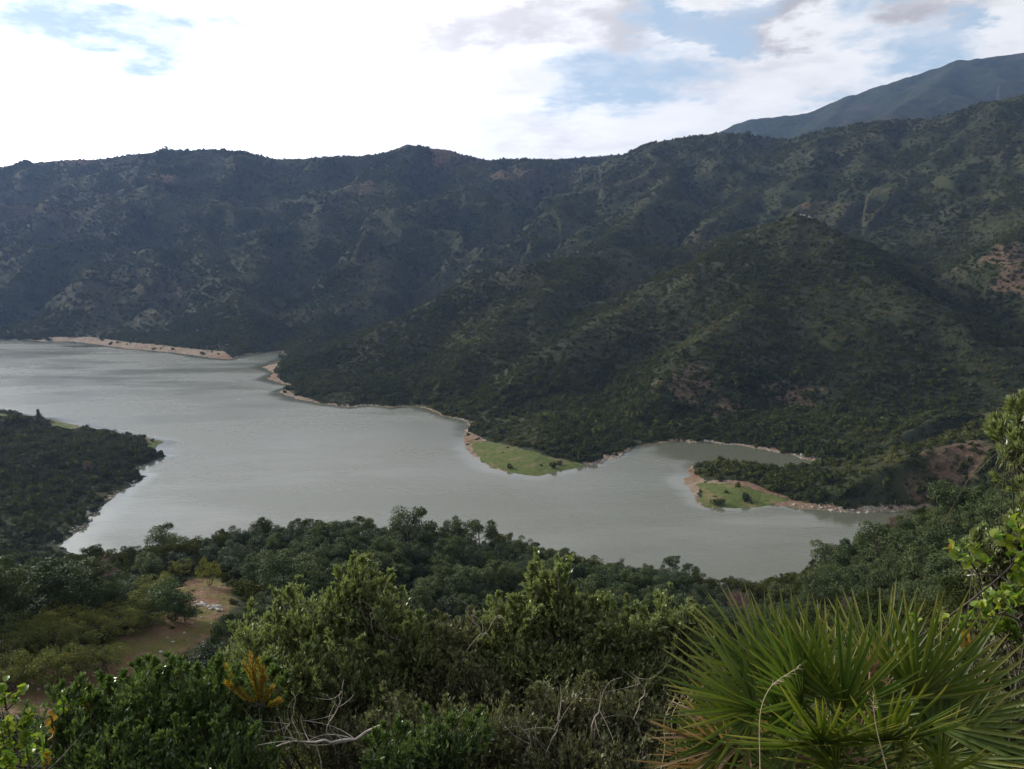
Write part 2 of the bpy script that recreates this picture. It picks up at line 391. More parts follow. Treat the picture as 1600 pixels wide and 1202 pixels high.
def mat_land():
    b = NB('hillside soil and scrub'); p = b.pos()
    big = b.noise(p, 0.006, 5); mid = b.noise(p, 0.03, 5, 0.6); fine = b.noise(p, 0.35, 6, 0.65)
    cover = b.mix(b.ss(mid, 0.4, 0.62), (0.020, 0.027, 0.011), (0.034, 0.038, 0.016))  # ground under scrub; the plants' self-shade is darkened into this colour
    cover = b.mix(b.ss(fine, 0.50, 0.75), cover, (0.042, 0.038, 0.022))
    soil = b.mix(b.ss(fine, 0.35, 0.65), (0.066, 0.043, 0.028), (0.115, 0.080, 0.052))
    s = b.ss(b.math('ADD', b.attr('bare'), b.math('MULTIPLY', b.math('SUBTRACT', fine, 0.5), 0.7)), 0.35, 0.65)
    soil = b.mix(b.attr('turf'), soil, b.mix(b.ss(fine, 0.35, 0.65), (0.120, 0.066, 0.036), (0.165, 0.110, 0.068)))
    turf = b.mix(b.ss(b.noise(p, 0.22, 4, 0.65), 0.42, 0.60), soil, (0.098, 0.088, 0.028))
    soil = b.mix(b.attr('turf'), soil, turf)
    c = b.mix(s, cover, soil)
    shore = b.mix(b.ss(b.noise(p, 0.05, 3), 0.45, 0.6), (0.17, 0.125, 0.082), (0.135, 0.088, 0.056))
    shore = b.mix(b.ss(fine, 0.45, 0.75), shore, (0.30, 0.26, 0.21))
    red = b.mix(b.ss(fine, 0.3, 0.7), (0.165, 0.084, 0.052), (0.12, 0.066, 0.043))
    shore = b.mix(b.math('MULTIPLY', b.attr('red'), 0.6), shore, red)
    c = b.mix(b.ss(b.math('ADD', b.attr('shore'), b.math('MULTIPLY', b.math('SUBTRACT', fine, 0.5), 0.8)), 0.4, 0.6), c, shore)
    grass = b.mix(b.ss(fine, 0.35, 0.65), (0.056, 0.080, 0.018), (0.092, 0.100, 0.032))
    grass = b.mix(b.ss(b.noise(p, 0.09, 4, 0.6), 0.5, 0.65), grass, (0.13, 0.105, 0.05))
    c = b.mix(b.ss(b.math('ADD', b.attr('grass'), b.math('MULTIPLY', b.math('SUBTRACT', fine, 0.5), 0.5)), 0.4, 0.6), c, grass)
    h = b.math('ADD', b.noise(p, 0.25, 6, 0.7), b.math('MULTIPLY', b.noise(p, 3.0, 4, 0.7), 0.08))
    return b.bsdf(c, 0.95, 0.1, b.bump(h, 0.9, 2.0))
def mat_far():
    b = NB('distant wooded slope'); p = b.pos()
    c = b.mix(b.ss(b.noise(p, 0.05, 7, 0.7), 0.42, 0.6), (0.014, 0.023, 0.010), (0.030, 0.038, 0.016))
    c = b.mix(b.ss(b.noise(p, 0.004, 4), 0.55, 0.7), c, (0.05, 0.042, 0.03))
    return b.bsdf(c, 0.95, 0.1, b.bump(b.noise(p, 0.06, 7, 0.75), 1.0, 16.0))
def mat_water():
    b = NB('murky lake water'); p = b.pos()
    mp = b.n('ShaderNodeMapping'); b.l(p, mp.inputs[0]); mp.inputs['Rotation'].default_value = (0, 0, R(24)); mp.inputs['Scale'].default_value = (0.32, 1.0, 1.0)
    w1 = b.noise(mp.outputs[0], 0.55, 5, 0.6); w2 = b.noise(mp.outputs[0], 2.4, 3, 0.6)
    m2 = b.n('ShaderNodeMapping'); b.l(p, m2.inputs[0]); m2.inputs['Rotation'].default_value = (0, 0, R(-12)); m2.inputs['Scale'].default_value = (0.35, 1.0, 1.0)
    patch = b.ss(b.noise(m2.outputs[0], 0.016, 5, 0.6), 0.36, 0.60)
    calm = b.ss(b.math('ADD', b.attr('calm'), b.math('MULTIPLY', b.math('SUBTRACT', b.noise(m2.outputs[0], 0.05, 4), 0.5), 0.9)), 0.25, 0.95)
    amp = b.math('MULTIPLY', b.math('ADD', 0.55, b.math('MULTIPLY', patch, 0.45)), b.math('SUBTRACT', 1.0, b.math('MULTIPLY', calm, 0.90)))
    h = b.math('MULTIPLY', b.math('ADD', w1, b.math('MULTIPLY', w2, 0.3)), amp)
    bs = b.n('ShaderNodeBsdfPrincipled')
    col = b.mix(b.noise(p, 0.006, 2), (0.072, 0.077, 0.050), (0.096, 0.097, 0.072))
    b.l(col, bs.inputs['Base Color']); bs.inputs['IOR'].default_value = 1.45
    b.l(b.math('ADD', 0.05, b.math('MULTIPLY', amp, 0.24)), bs.inputs['Roughness'])
    b.l(b.bump(h, 0.7, 0.24), bs.inputs['Normal']); b.l(bs.outputs[0], b.out.inputs[0]); return b.m
M_LAND, M_FAR, M_WATER = mat_land(), mat_far(), mat_water()

# ------------------------------------------------------------------ ground sheet round the camera
def ground():
    az = np.concatenate([np.linspace(-180, -46, 24, endpoint=False), np.linspace(-46, 46, 520, endpoint=False), np.linspace(46, 180, 25)])
    rr = np.concatenate([np.geomspace(0.6, 60, 80, endpoint=False), np.geomspace(60, 300, 130, endpoint=False), np.linspace(300, 540, 110, endpoint=False),
                         np.linspace(540, 1200, 170, endpoint=False), np.linspace(1200, 2600, 190, endpoint=False), np.geomspace(2600, 3400, 12)])
    A, RR = np.meshgrid(np.radians(az), rr); x = RR*np.sin(A); y = RR*np.cos(A)
    z, sd, D = terrain(x.ravel(), y.ravel()); z = z.reshape(x.shape)
    xr, yr = x.ravel(), y.ravel(); zr = z.ravel()
    # beyond the ridges the ground falls away under the far mountain
    zr = np.where(np.hypot(xr, yr) > 2620, np.minimum(zr, 60), zr)
    grass = np.zeros(len(xr))
    for g in GRASS_POLYS: grass = np.maximum(grass, 1-sstep(poly_sd(xr, yr, g)+3.0*gnoise(xr/6, yr/6, 52)+1.5*gnoise(xr/2.5, yr/2.5, 53), -3, 1.5))
    shore = (1-sstep(zr, 1.0, 2.6))*(1-sstep(sd/(0.35+1.3*np.clip(0.5+gnoise(xr/31, yr/31, 51), 0.1, 1.2)), 2.5, 6.5))*np.where((xr < -60) & (yr < 470), 0.55, 1.0)*(0.75+0.5*gnoise(xr/25, yr/25, 50))
    for g in BARE_POLYS: shore = np.maximum(shore, 1-sstep(poly_sd(xr, yr, g), -2, 2))
    red = np.zeros(len(xr))
    for (px, py, rad) in ((345,560,38),(1075,745,16),(735,690,14),(1200,780,30),(425,590,20),(1250,715,30)):
        a = W(px, py); red = np.maximum(red, 1-sstep(np.hypot(xr-a[0], yr-a[1]), rad*0.4, rad))
    bare = bare_amount(xr, yr, zr)
    shore = np.minimum(shore, 1-grass)
    n, m_ = x.shape; ii = np.arange(n*m_).reshape(n, m_)
    F = np.stack([ii[:-1, :-1], ii[:-1, 1:], ii[1:, 1:], ii[1:, :-1]], -1).reshape(-1, 4)
    V = np.stack([xr, yr, zr], -1)
    fc = V[F].mean(1); fr = np.hypot(fc[:, 0], fc[:, 1])
    cls = np.zeros(len(F), int)                      # 0 near hillside, 1 hills across the water
    cls[(fr > 285)] = 1
    gm = np.zeros(len(F), bool); gsd = grass[F].mean(1) > 0.5
    cls[gsd & (fr > 285)] = 2
    for c, name, kind, lab in ((0, 'ground', 'structure', None), (1, 'hills', 'structure', None), (2, 'grass', 'stuff', 'short bright green grass on the flat banks by the water')):
        f = F[cls == c]; used, inv = np.unique(f.ravel(), return_inverse=True)
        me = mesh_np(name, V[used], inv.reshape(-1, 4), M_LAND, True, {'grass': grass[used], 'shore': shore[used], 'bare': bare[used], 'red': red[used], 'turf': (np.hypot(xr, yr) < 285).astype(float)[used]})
        o = obj(name, me); o['kind'] = kind
        if lab: o['label'] = lab; o['category'] = 'grass'
def clear_world():
    pts = [hit(a, b) for a, b in CLEAR_PX]; return np.array([(p[0], p[1]) for p in pts])
CLEAR = clear_world()
SCAR = [(1080,600,46,.62),(1140,640,36,.6),(1240,620,48,.6),(1030,600,30,.5),(1180,560,40,.45),(1590,400,50,.8),(1600,440,36,.8),(1480,740,26,.65),(1500,700,20,.7),(1440,770,20,.6),
        (1258,327,10,1.2),(470,240,0,0)]
def bare_amount(x, y, z):
    v = 0.42*sstep(fbm(x/210, y/210, 4, 40), 0.05, 0.55)*sstep(np.hypot(x, y), 400, 700)
    v = v + 0.35*sstep(z, 150, 300)*sstep(-x, -200, 300)*sstep(fbm(x/130, y/130, 4, 44), -0.15, 0.4)
    for px, py, rad, s in SCARW: v = np.maximum(v, s*(1-sstep(np.hypot(x-px, y-py)*(1+0.5*gnoise(x/18, y/18, 3)+0.3*gnoise(x/6, y/6, 13)), rad*0.1, rad)))
    c = 1-sstep(poly_sd(x, y, CLEAR), -2, 3)
    v = np.where(np.hypot(x, y) < 285, np.maximum(c, 0.25), v)
    return v
SCARW = []
for px, py, rad, s in SCAR:
    if rad: h = hit(px, py); SCARW.append((h[0], h[1], rad, s))
ground()
def mountain():
    az = np.linspace(-20, 60, 420); rr = np.linspace(2100, 4200, 190)
    A, RR = np.meshgrid(np.radians(az), rr); x = (RR*np.sin(A)).ravel(); y = (RR*np.cos(A)).ravel()
    z = back_terrain(x, y); n, m_ = A.shape; ii = np.arange(n*m_).reshape(n, m_)
    F = np.stack([ii[:-1, :-1], ii[:-1, 1:], ii[1:, 1:], ii[1:, :-1]], -1).reshape(-1, 4)
    o = obj('mountain', mesh_np('mountain', np.stack([x, y, z], -1), F, M_FAR, True)); o['kind'] = 'structure'
mountain()
# far plain out to the horizon under everything
def plain():
    a = np.linspace(0, 2*pi, 64, endpoint=False); V = [(0, 0, -14)]; V += [(2600*math.cos(t), 2600*math.sin(t), -14) for t in a]; V += [(16000*math.cos(t), 16000*math.sin(t), -14) for t in a]
    F3 = np.array([(0, 1+i, 1+(i+1) % 64) for i in range(64)]); F4 = np.array([(1+i, 65+i, 65+(i+1) % 64, 1+(i+1) % 64) for i in range(64)])
    o = obj('terrain', mesh_np('terrain', V, [F3, F4], M_FAR)); o['kind'] = 'structure'
plain()
def water():
    nx, ny = 420, 300                        # the sheet covers the lake's own extent
    xs = np.linspace(LAKE[:, 0].min()-5, LAKE[:, 0].max()+5, nx); ys = np.linspace(LAKE[:, 1].min()-5, LAKE[:, 1].max()+5, ny)
    X, Y = np.meshgrid(xs, ys); x, y = X.ravel(), Y.ravel(); ii = np.arange(nx*ny).reshape(ny, nx)
    F = np.stack([ii[:-1, :-1], ii[:-1, 1:], ii[1:, 1:], ii[1:, :-1]], -1).reshape(-1, 4)
    # water in the lee of the banks lies calmer
    sd = -poly_sd(x, y, LAKE); calm = 0.9*(1-sstep(sd, 1, 13+12*np.clip(gnoise(x/60, y/60, 70)+.4, 0, 1)))
    for px, py, rx, ry, s in ((1150,706,70,40,1.2),(1330,815,95,14,.75),(150,541,60,18,.8),(110,575,50,10,.6),(1180,850,80,40,.45),(640,643,80,22,.5)):
        c = W(px, py); calm = np.maximum(calm, s*(1-sstep(np.hypot((x-c[0])/rx, (y-c[1])/ry), .4, 1.1)))
    o = obj('water', mesh_np('water', np.stack([x, y, 0*x], -1), F, M_WATER, False, {'calm': calm})); o['kind'] = 'structure'
water()
# the air
def haze():
    a, b0, c0, c1 = 4600, -4400, -16, 900
    V = [(-a, b0, c0), (a, b0, c0), (a, 4700, c0), (-a, 4700, c0), (-a, b0, c1), (a, b0, c1), (a, 4700, c1), (-a, 4700, c1)]
    F = np.array([(0, 3, 2, 1), (4, 5, 6, 7), (0, 1, 5, 4), (1, 2, 6, 5), (2, 3, 7, 6), (3, 0, 4, 7)])
    m = bpy.data.materials.new('air'); m.use_nodes = True; nt = m.node_tree; nt.nodes.clear()
    o_ = nt.nodes.new('ShaderNodeOutputMaterial'); v = nt.nodes.new('ShaderNodeVolumePrincipled')
    v.inputs['Color'].default_value = (0.36, 0.54, 1.0, 1); v.inputs['Density'].default_value = HAZE; v.inputs['Anisotropy'].default_value = 0.3
    nt.links.new(v.outputs[0], o_.inputs['Volume'])
    o = obj('haze', mesh_np('haze', V, F, m)); o['kind'] = 'stuff'
HAZE = 0.00006
if HAZE: haze()

# ------------------------------------------------------------------ plant building blocks
def unit(v): return v/(np.linalg.norm(v, axis=-1, keepdims=True)+1e-9)
def rand_dirs(n, rg=rng): return unit(rg.normal(size=(n, 3)))
def faces_at(pos, nrm, size, rg=rng, aspect=0.8):
    """one small folded four-sided leaf clump at each point"""
    n = len(pos); t = unit(np.cross(nrm, rand_dirs(n, rg))); b = np.cross(nrm, t)
    s = (size*np.ones(n))[:, None]
    bend = nrm*s*0.28
    v = np.stack([pos-t*s, pos-b*s*aspect-bend, pos+t*s, pos+b*s*aspect-bend], 1).reshape(-1, 3)
    return v, np.arange(4*n).reshape(n, 4)
def tube(path, rad, sides=5):
    path = np.asarray(path, float); rad = np.asarray(rad, float); n = len(path)
    d = unit(np.gradient(path, axis=0)); ref = np.array([0.31, 0.95, 0.08]) if abs(d[0][2]) > 0.5 else np.array([0, 0, 1.0])
    a = unit(np.cross(d, ref)); b = np.cross(d, a); th = np.linspace(0, 2*pi, sides, endpoint=False)
    V = (path[:, None]+rad[:, None, None]*(np.cos(th)[None, :, None]*a[:, None]+np.sin(th)[None, :, None]*b[:, None])).reshape(-1, 3)
    i = np.arange(n-1)[:, None]*sides; j = np.arange(sides)[None]; k = (j+1) % sides
    F = np.stack([i+j, i+k, i+sides+k, i+sides+j], -1).reshape(-1, 4)
    return V, F
def merge(parts):
    V, F, o = [], [], 0
    for v, f in parts:
        if len(v) == 0: continue
        V.append(v); F.append(f+o); o += len(v)
    return np.concatenate(V), np.concatenate(F)
def curve(a, b, sag=0.1, n=5, rg=rng):
    a = np.asarray(a, float); b = np.asarray(b, float); t = np.linspace(0, 1, n)[:, None]
    L = np.linalg.norm(b-a); off = rg.normal(size=3)*L*sag
    return a+(b-a)*t+off*np.sin(t*pi)
def thin_tubes(A, B, r0, r1, bend, rg=rng, seg=3, sides=3):
    """many thin twigs at once: A,B (n,3)"""
    n = len(A); t = np.linspace(0, 1, seg+1)[None, :, None]; L = np.linalg.norm(B-A, axis=1)[:, None, None]
    off = rg.normal(size=(n, 1, 3))*L*bend; off2 = rg.normal(size=(n, 1, 3))*L*bend*0.5
    Pp = A[:, None]+(B-A)[:, None]*t+off*np.sin(t*pi)+off2*np.sin(2*t*pi)
    d = unit(B-A); a = unit(np.cross(d, unit(rg.normal(size=(n, 3))))); b = np.cross(d, a)
    th = np.linspace(0, 2*pi, sides, endpoint=False); rad = (r0+(r1-r0)*t[0, :, 0])
    ring = np.cos(th)[:, None, None]*a[None]+np.sin(th)[:, None, None]*b[None]       # sides,n,3
    V = Pp[:, :, None]+rad[None, :, None, None]*np.transpose(ring, (1, 0, 2))[:, None]
    base = (np.arange(n)*(seg+1)*sides)[:, None, None]; i = (np.arange(seg)*sides)[None, :, None]; j = np.arange(sides)[None, None]; k = (j+1) % sides
    F = np.stack([base+i+j, base+i+k, base+i+sides+k, base+i+sides+j], -1).reshape(-1, 4)
    return (V.reshape(-1, 3), F), Pp

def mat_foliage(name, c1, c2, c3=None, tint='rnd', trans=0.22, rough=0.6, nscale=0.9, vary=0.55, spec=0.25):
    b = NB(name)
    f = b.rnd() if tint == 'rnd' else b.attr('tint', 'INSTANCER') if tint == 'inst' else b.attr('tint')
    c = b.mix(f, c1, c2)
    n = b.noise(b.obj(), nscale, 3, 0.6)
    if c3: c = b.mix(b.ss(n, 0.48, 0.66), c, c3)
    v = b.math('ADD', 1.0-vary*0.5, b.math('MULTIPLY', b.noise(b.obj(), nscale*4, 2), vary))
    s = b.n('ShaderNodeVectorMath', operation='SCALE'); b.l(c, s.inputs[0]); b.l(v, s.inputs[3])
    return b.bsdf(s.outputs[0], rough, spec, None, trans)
def mat_bark(name, c1, c2, scale=6):
    b = NB(name); n = b.noise(b.obj(), scale, 4, 0.6)
    return b.bsdf(b.mix(b.ss(n, 0.35, 0.65), c1, c2), 0.9, 0.15, b.bump(n, 0.6, 0.02))
def mat_stone(name, c1, c2, scale=1.5):
    b = NB(name); n = b.noise(b.pos(), scale, 5, 0.6)
    return b.bsdf(b.mix(b.ss(n, 0.35, 0.65), c1, c2), 0.9, 0.2, b.bump(n, 0.6, 0.1))

M_CANOPY = mat_foliage('evergreen canopy', (0.027, 0.036, 0.009), (0.062, 0.068, 0.016), (0.068, 0.060, 0.020), 'inst', 0.12, 0.9, 0.35, .55, .06)
M_SCRUB = mat_foliage('maquis scrub', (0.034, 0.040, 0.010), (0.086, 0.084, 0.022), (0.086, 0.062, 0.032), 'inst', 0.10, 0.9, 0.3, .55, .06)
M_PINE = mat_foliage('pine needles', (0.034, 0.054, 0.016), (0.074, 0.092, 0.028), (0.055, 0.060, 0.026), 'rnd', 0.15, 0.65, 0.5)
M_OAK = mat_foliage('holm oak leaves', (0.026, 0.042, 0.018), (0.055, 0.074, 0.032), (0.072, 0.085, 0.045), 'rnd', 0.15, 0.6, 0.6)
M_ALMOND = mat_foliage('yellowing orchard leaves', (0.125, 0.125, 0.022), (0.085, 0.105, 0.022), (0.150, 0.130, 0.026), 'rnd', 0.28, 0.65, 0.8)
M_BUSHY = mat_foliage('deep green bush leaves', (0.036, 0.066, 0.022), (0.052, 0.080, 0.026), None, 'rnd', 0.18, 0.55, 0.8)
M_RUST = mat_foliage('rust orange autumn leaves', (0.36, 0.10, 0.035), (0.30, 0.09, 0.035), None, 'rnd', 0.25, 0.7, 0.8)
M_BROWNTREE = mat_foliage('dry brown leaves', (0.13, 0.085, 0.045), (0.11, 0.075, 0.04), None, 'rnd', 0.2, 0.7, 0.8)
M_BARK = mat_bark('grey brown bark', (0.05, 0.038, 0.03), (0.12, 0.095, 0.075))
M_TWIG = mat_bark('bare purplish twigs', (0.135, 0.082, 0.078), (0.19, 0.125, 0.115))
M_PINKTWIG = mat_bark('bare pinkish twigs', (0.15, 0.11, 0.095), (0.18, 0.13, 0.11))
M_ROCK = mat_stone('pale limestone', (0.19, 0.17, 0.145), (0.36, 0.33, 0.29))

# ------------------------------------------------------------------ masses of growth beyond counting
def instancer(name, pts, scale, tint, idx, protos, label, cat, tilt=None):
    n = len(pts); rot = np.c_[rng.uniform(-.15, .15, n), rng.uniform(-.15, .15, n), rng.uniform(0, 2*pi, n)]
    if tilt is not None:        # lean with the slope, spun about its own axis: R = Rz(a).Ry(t).Rz(s), as XYZ euler
        a, t = np.arctan2(tilt[:, 1], tilt[:, 0]), np.arctan(np.hypot(tilt[:, 0], tilt[:, 1])); s_ = rot[:, 2]-a
        ca, sa, ct, st, cs, ss_ = np.cos(a), np.sin(a), np.cos(t), np.sin(t), np.cos(s_), np.sin(s_)
        r00 = ca*ct*cs-sa*ss_; r10 = sa*ct*cs+ca*ss_; r20 = -st*cs; r21 = st*ss_; r22 = ct
        rot = np.c_[np.arctan2(r21, r22), np.arcsin(np.clip(-r20, -1, 1)), np.arctan2(r10, r00)]
    me = bpy.data.meshes.new(name); me.vertices.add(n); me.vertices.foreach_set('co', np.asarray(pts, np.float32).ravel())
    for k, t, v in (('scl', 'FLOAT_VECTOR', scale), ('tint', 'FLOAT', tint), ('rot', 'FLOAT_VECTOR', rot)):
        a = me.attributes.new(k, t, 'POINT'); a.data.foreach_set('vector' if t == 'FLOAT_VECTOR' else 'value', np.asarray(v, np.float32).ravel())
    a = me.attributes.new('pick', 'INT', 'POINT'); a.data.foreach_set('value', np.asarray(idx, np.int32))
    o = obj(name, me); o['kind'] = 'stuff'; o['label'] = label; o['category'] = cat
    ng = bpy.data.node_groups.new(name, 'GeometryNodeTree')
    ng.interface.new_socket('Geometry', in_out='INPUT', socket_type='NodeSocketGeometry'); ng.interface.new_socket('Geometry', in_out='OUTPUT', socket_type='NodeSocketGeometry')
    N = ng.nodes.new; L = ng.links.new
    gi, go = N('NodeGroupInput'), N('NodeGroupOutput')
    join = N('GeometryNodeJoinGeometry')
    for pm in reversed(protos):
        po = bpy.data.objects.new(name+'_source', pm)
        oi = N('GeometryNodeObjectInfo'); oi.inputs['Object'].default_value = po; oi.inputs['As Instance'].default_value = True
        L(oi.outputs['Geometry'], join.inputs[0])
    iop = N('GeometryNodeInstanceOnPoints'); L(gi.outputs[0], iop.inputs['Points']); L(join.outputs[0], iop.inputs['Instance']); iop.inputs['Pick Instance'].default_value = True
    def na(nm, dt):
        a = N('GeometryNodeInputNamedAttribute'); a.data_type = dt; a.inputs[0].default_value = nm; return a.outputs[0]
    L(na('pick', 'INT'), iop.inputs['Instance Index'])
    e2r = N('FunctionNodeEulerToRotation'); L(na('rot', 'FLOAT_VECTOR'), e2r.inputs[0]); L(e2r.outputs[0], iop.inputs['Rotation'])
    L(na('scl', 'FLOAT_VECTOR'), iop.inputs['Scale']); L(iop.outputs[0], go.inputs[0])
    md = o.modifiers.new('scatter', 'NODES'); md.node_group = ng
    return o
def clump_proto(seed, mat, n=150, tall=1.0, s=0.2, lumps=5, jit=0.75):
    """a bushy crown about one unit in radius: overlapping leafy lobes round a darker heart"""
    rg = np.random.default_rng(seed); parts = []
    c = np.c_[rg.uniform(-.55, .55, lumps), rg.uniform(-.55, .55, lumps), rg.uniform(.1, .8, lumps)*tall]; r = rg.uniform(.38, .62, lumps)
    for i in range(lumps):
        d = rand_dirs(n//lumps, rg); d[:, 2] = np.abs(d[:, 2])*1.1-0.25; d = unit(d)
        pos = c[i]+d*(r[i]*rg.uniform(.8, 1.08, len(d)))[:, None]*np.array([1, 1, .85])
        parts.append(faces_at(pos, unit(d+jit*rg.normal(size=d.shape)), rg.uniform(.6, 1.3, len(d))*s, rg))
    V, F = merge(parts)
    return mesh_np('clump', V, F, mat)
def sample_area(r0, r1, spacing, azl=46.0, azh=46.0):
    A = 0.5*(r1*r1-r0*r0)*R(azl+azh); n = int(A/spacing**2)
    r = np.sqrt(rng.uniform(r0*r0, r1*r1, n)); a = rng.uniform(-R(azl), R(azh), n)
    return r*np.sin(a), r*np.cos(a)
def facing(x, y, z, lim=-0.05, grad=False):
    e = 6.0
    zx = terrain(x+e, y)[0]; zy = terrain(x, y+e)[0]
    nx, ny, nz = -(zx-z)/e, -(zy-z)/e, np.ones_like(z)
    vx, vy, vz = -x, -y, CAM_Z-z
    k = (nx*vx+ny*vy+nz*vz)/np.sqrt((nx*nx+ny*ny+1)*(vx*vx+vy*vy+vz*vz)) > lim
    return (k, np.c_[nx, ny][k]) if grad else k
def off_grass(x, y, z, sd):
    ok = sd > 0.5
    few = rng.uniform(0, 1, len(x)) < .025
    for g in GRASS_POLYS: ok &= (poly_sd(x, y, g)+2*gnoise(x/5, y/5, 54) > 1.0) | few
    for g in BARE_POLYS: ok &= (poly_sd(x, y, g) > 1.0) | few
    return ok
def scatter_hills():
    cp = [clump_proto(100+i, M_CANOPY, 170, 0.8, 0.17, 6, .32) for i in range(5)]
    sp = [clump_proto(200+i, M_SCRUB, 110, 0.5, 0.22, 5, .32) for i in range(4)]
    for name, r0, r1, spc, size, lab in (('hill_woodland', 285, 620, 2.0, 1.35, 'dense dark evergreen wood covering the slopes just across the water'),
                                    ('hill_scrub', 620, 1150, 2.25, 1.6, 'thick dark green scrub covering the middle hills'),
                                    ('mountain_scrub', 1150, 2500, 3.5, 2.1, 'dark bluish scrub covering the high skyline slopes')):
        x, y = sample_area(r0, r1, spc); z, sd, D = terrain(x, y)
        bare = bare_amount(x, y, z); den = 0.62+0.5*gnoise(x/45, y/45, 60)+0.35*gnoise(x/14, y/14, 61)
        keep = off_grass(x, y, z, sd) & (sd > rng.uniform(1.0, 5.0, len(x))) & (rng.uniform(0, 1, len(x)) < np.clip(den+0.45, 0.50, 1)*(1-0.72*np.clip(bare, 0, 1)))
        x, y, z, D = x[keep], y[keep], z[keep], D[keep]
        k, gr = facing(x, y, z, -0.06, True); x, y, z, D = x[k], y[k], z[k], D[k]
        n = len(x); big = rng.uniform(0, 1, n) < np.clip(0.35+0.8*gnoise(x/70, y/70, 66)+0.25*(z < 30), 0.06, 0.95)
        sz = size*rng.lognormal(0, 0.40 if r0 < 600 else 0.28, n)*np.where(big, 1.12, 0.72)
        scl = np.c_[sz, sz, sz*np.where(big, rng.uniform(0.9, 1.5, n), rng.uniform(.6, 1.0, n))]
        tint = np.clip(0.42+0.5*fbm(x/90, y/90, 3, 70)+rng.normal(0, .22, n), 0, 1)
        idx = np.where(big, rng.integers(0, 5, n), 5+rng.integers(0, 4, n))
        instancer(name, np.c_[x, y, z-0.1*sz], scl, tint, idx, cp+sp, lab, 'woodland' if r0 < 300 else 'scrub', gr*.9)
        print(name, n)
scatter_hills()

# rocks at the foot of the banks
def rock_proto(seed, mat=None):
    rg = np.random.default_rng(seed)
    import bmesh
    bm = bmesh.new(); bmesh.ops.create_icosphere(bm, subdivisions=1, radius=1.0)
    for v in bm.verts:
        k = 0.75+0.5*rg.uniform(); v.co = v.co*k; v.co.z *= 0.65; v.co.x = max(-.8, min(.9, v.co.x))
    me = bpy.data.meshes.new('rock'); bm.to_mesh(me); bm.free(); me.materials.append(mat or M_ROCK); return me
ROCKS = [rock_proto(300+i) for i in range(5)]
def shore_rocks():
    segs = [((545,637),(733,661),2.2,.9),((930,725),(1110,691),2.6,1.0),((1110,691),(1275,722),2.6,1.0),((1240,795),(1420,799),3.0,1.0),((560,633),(600,637),1.5,1.0),
            ((95,845),(150,800),1.6,1.3),((150,800),(225,748),1.0,1.0),((222,728),(262,713),.5,.8),((1410,712),(1490,684),.8,.9),((1540,803),(1565,800),3.0,1.2),((75,534),(335,560),.5,1.0)]
    pts = []
    for a, b, dens, s in segs:
        A, B = np.array(W(*a)), np.array(W(*b)); L = np.linalg.norm(B-A); n = int(L*dens)
        # follow the real shoreline between the two points
        t = rng.uniform(0, 1, n*6); q = A+(B-A)*t[:, None]+rng.normal(0, 5, (n*6, 2)); z, sd, D = terrain(q[:, 0], q[:, 1])
        k = (sd > -0.4) & (sd < rng.uniform(1.0, 6.5, len(sd))); q, z = q[k][:n], z[k][:n]
        pts.append(np.c_[q, z, np.full(len(q), s)])
    p = np.concatenate(pts); n = len(p); sz = p[:, 3]*rng.lognormal(-.95, .45, n)
    instancer('shore_rocks', p[:, :3], np.c_[sz, sz, sz*rng.uniform(.6, 1.3, n)], rng.uniform(0, 1, n), rng.integers(0, 5, n), ROCKS, 'pale broken rocks lying along the waterline of the banks', 'rocks')
shore_rocks()

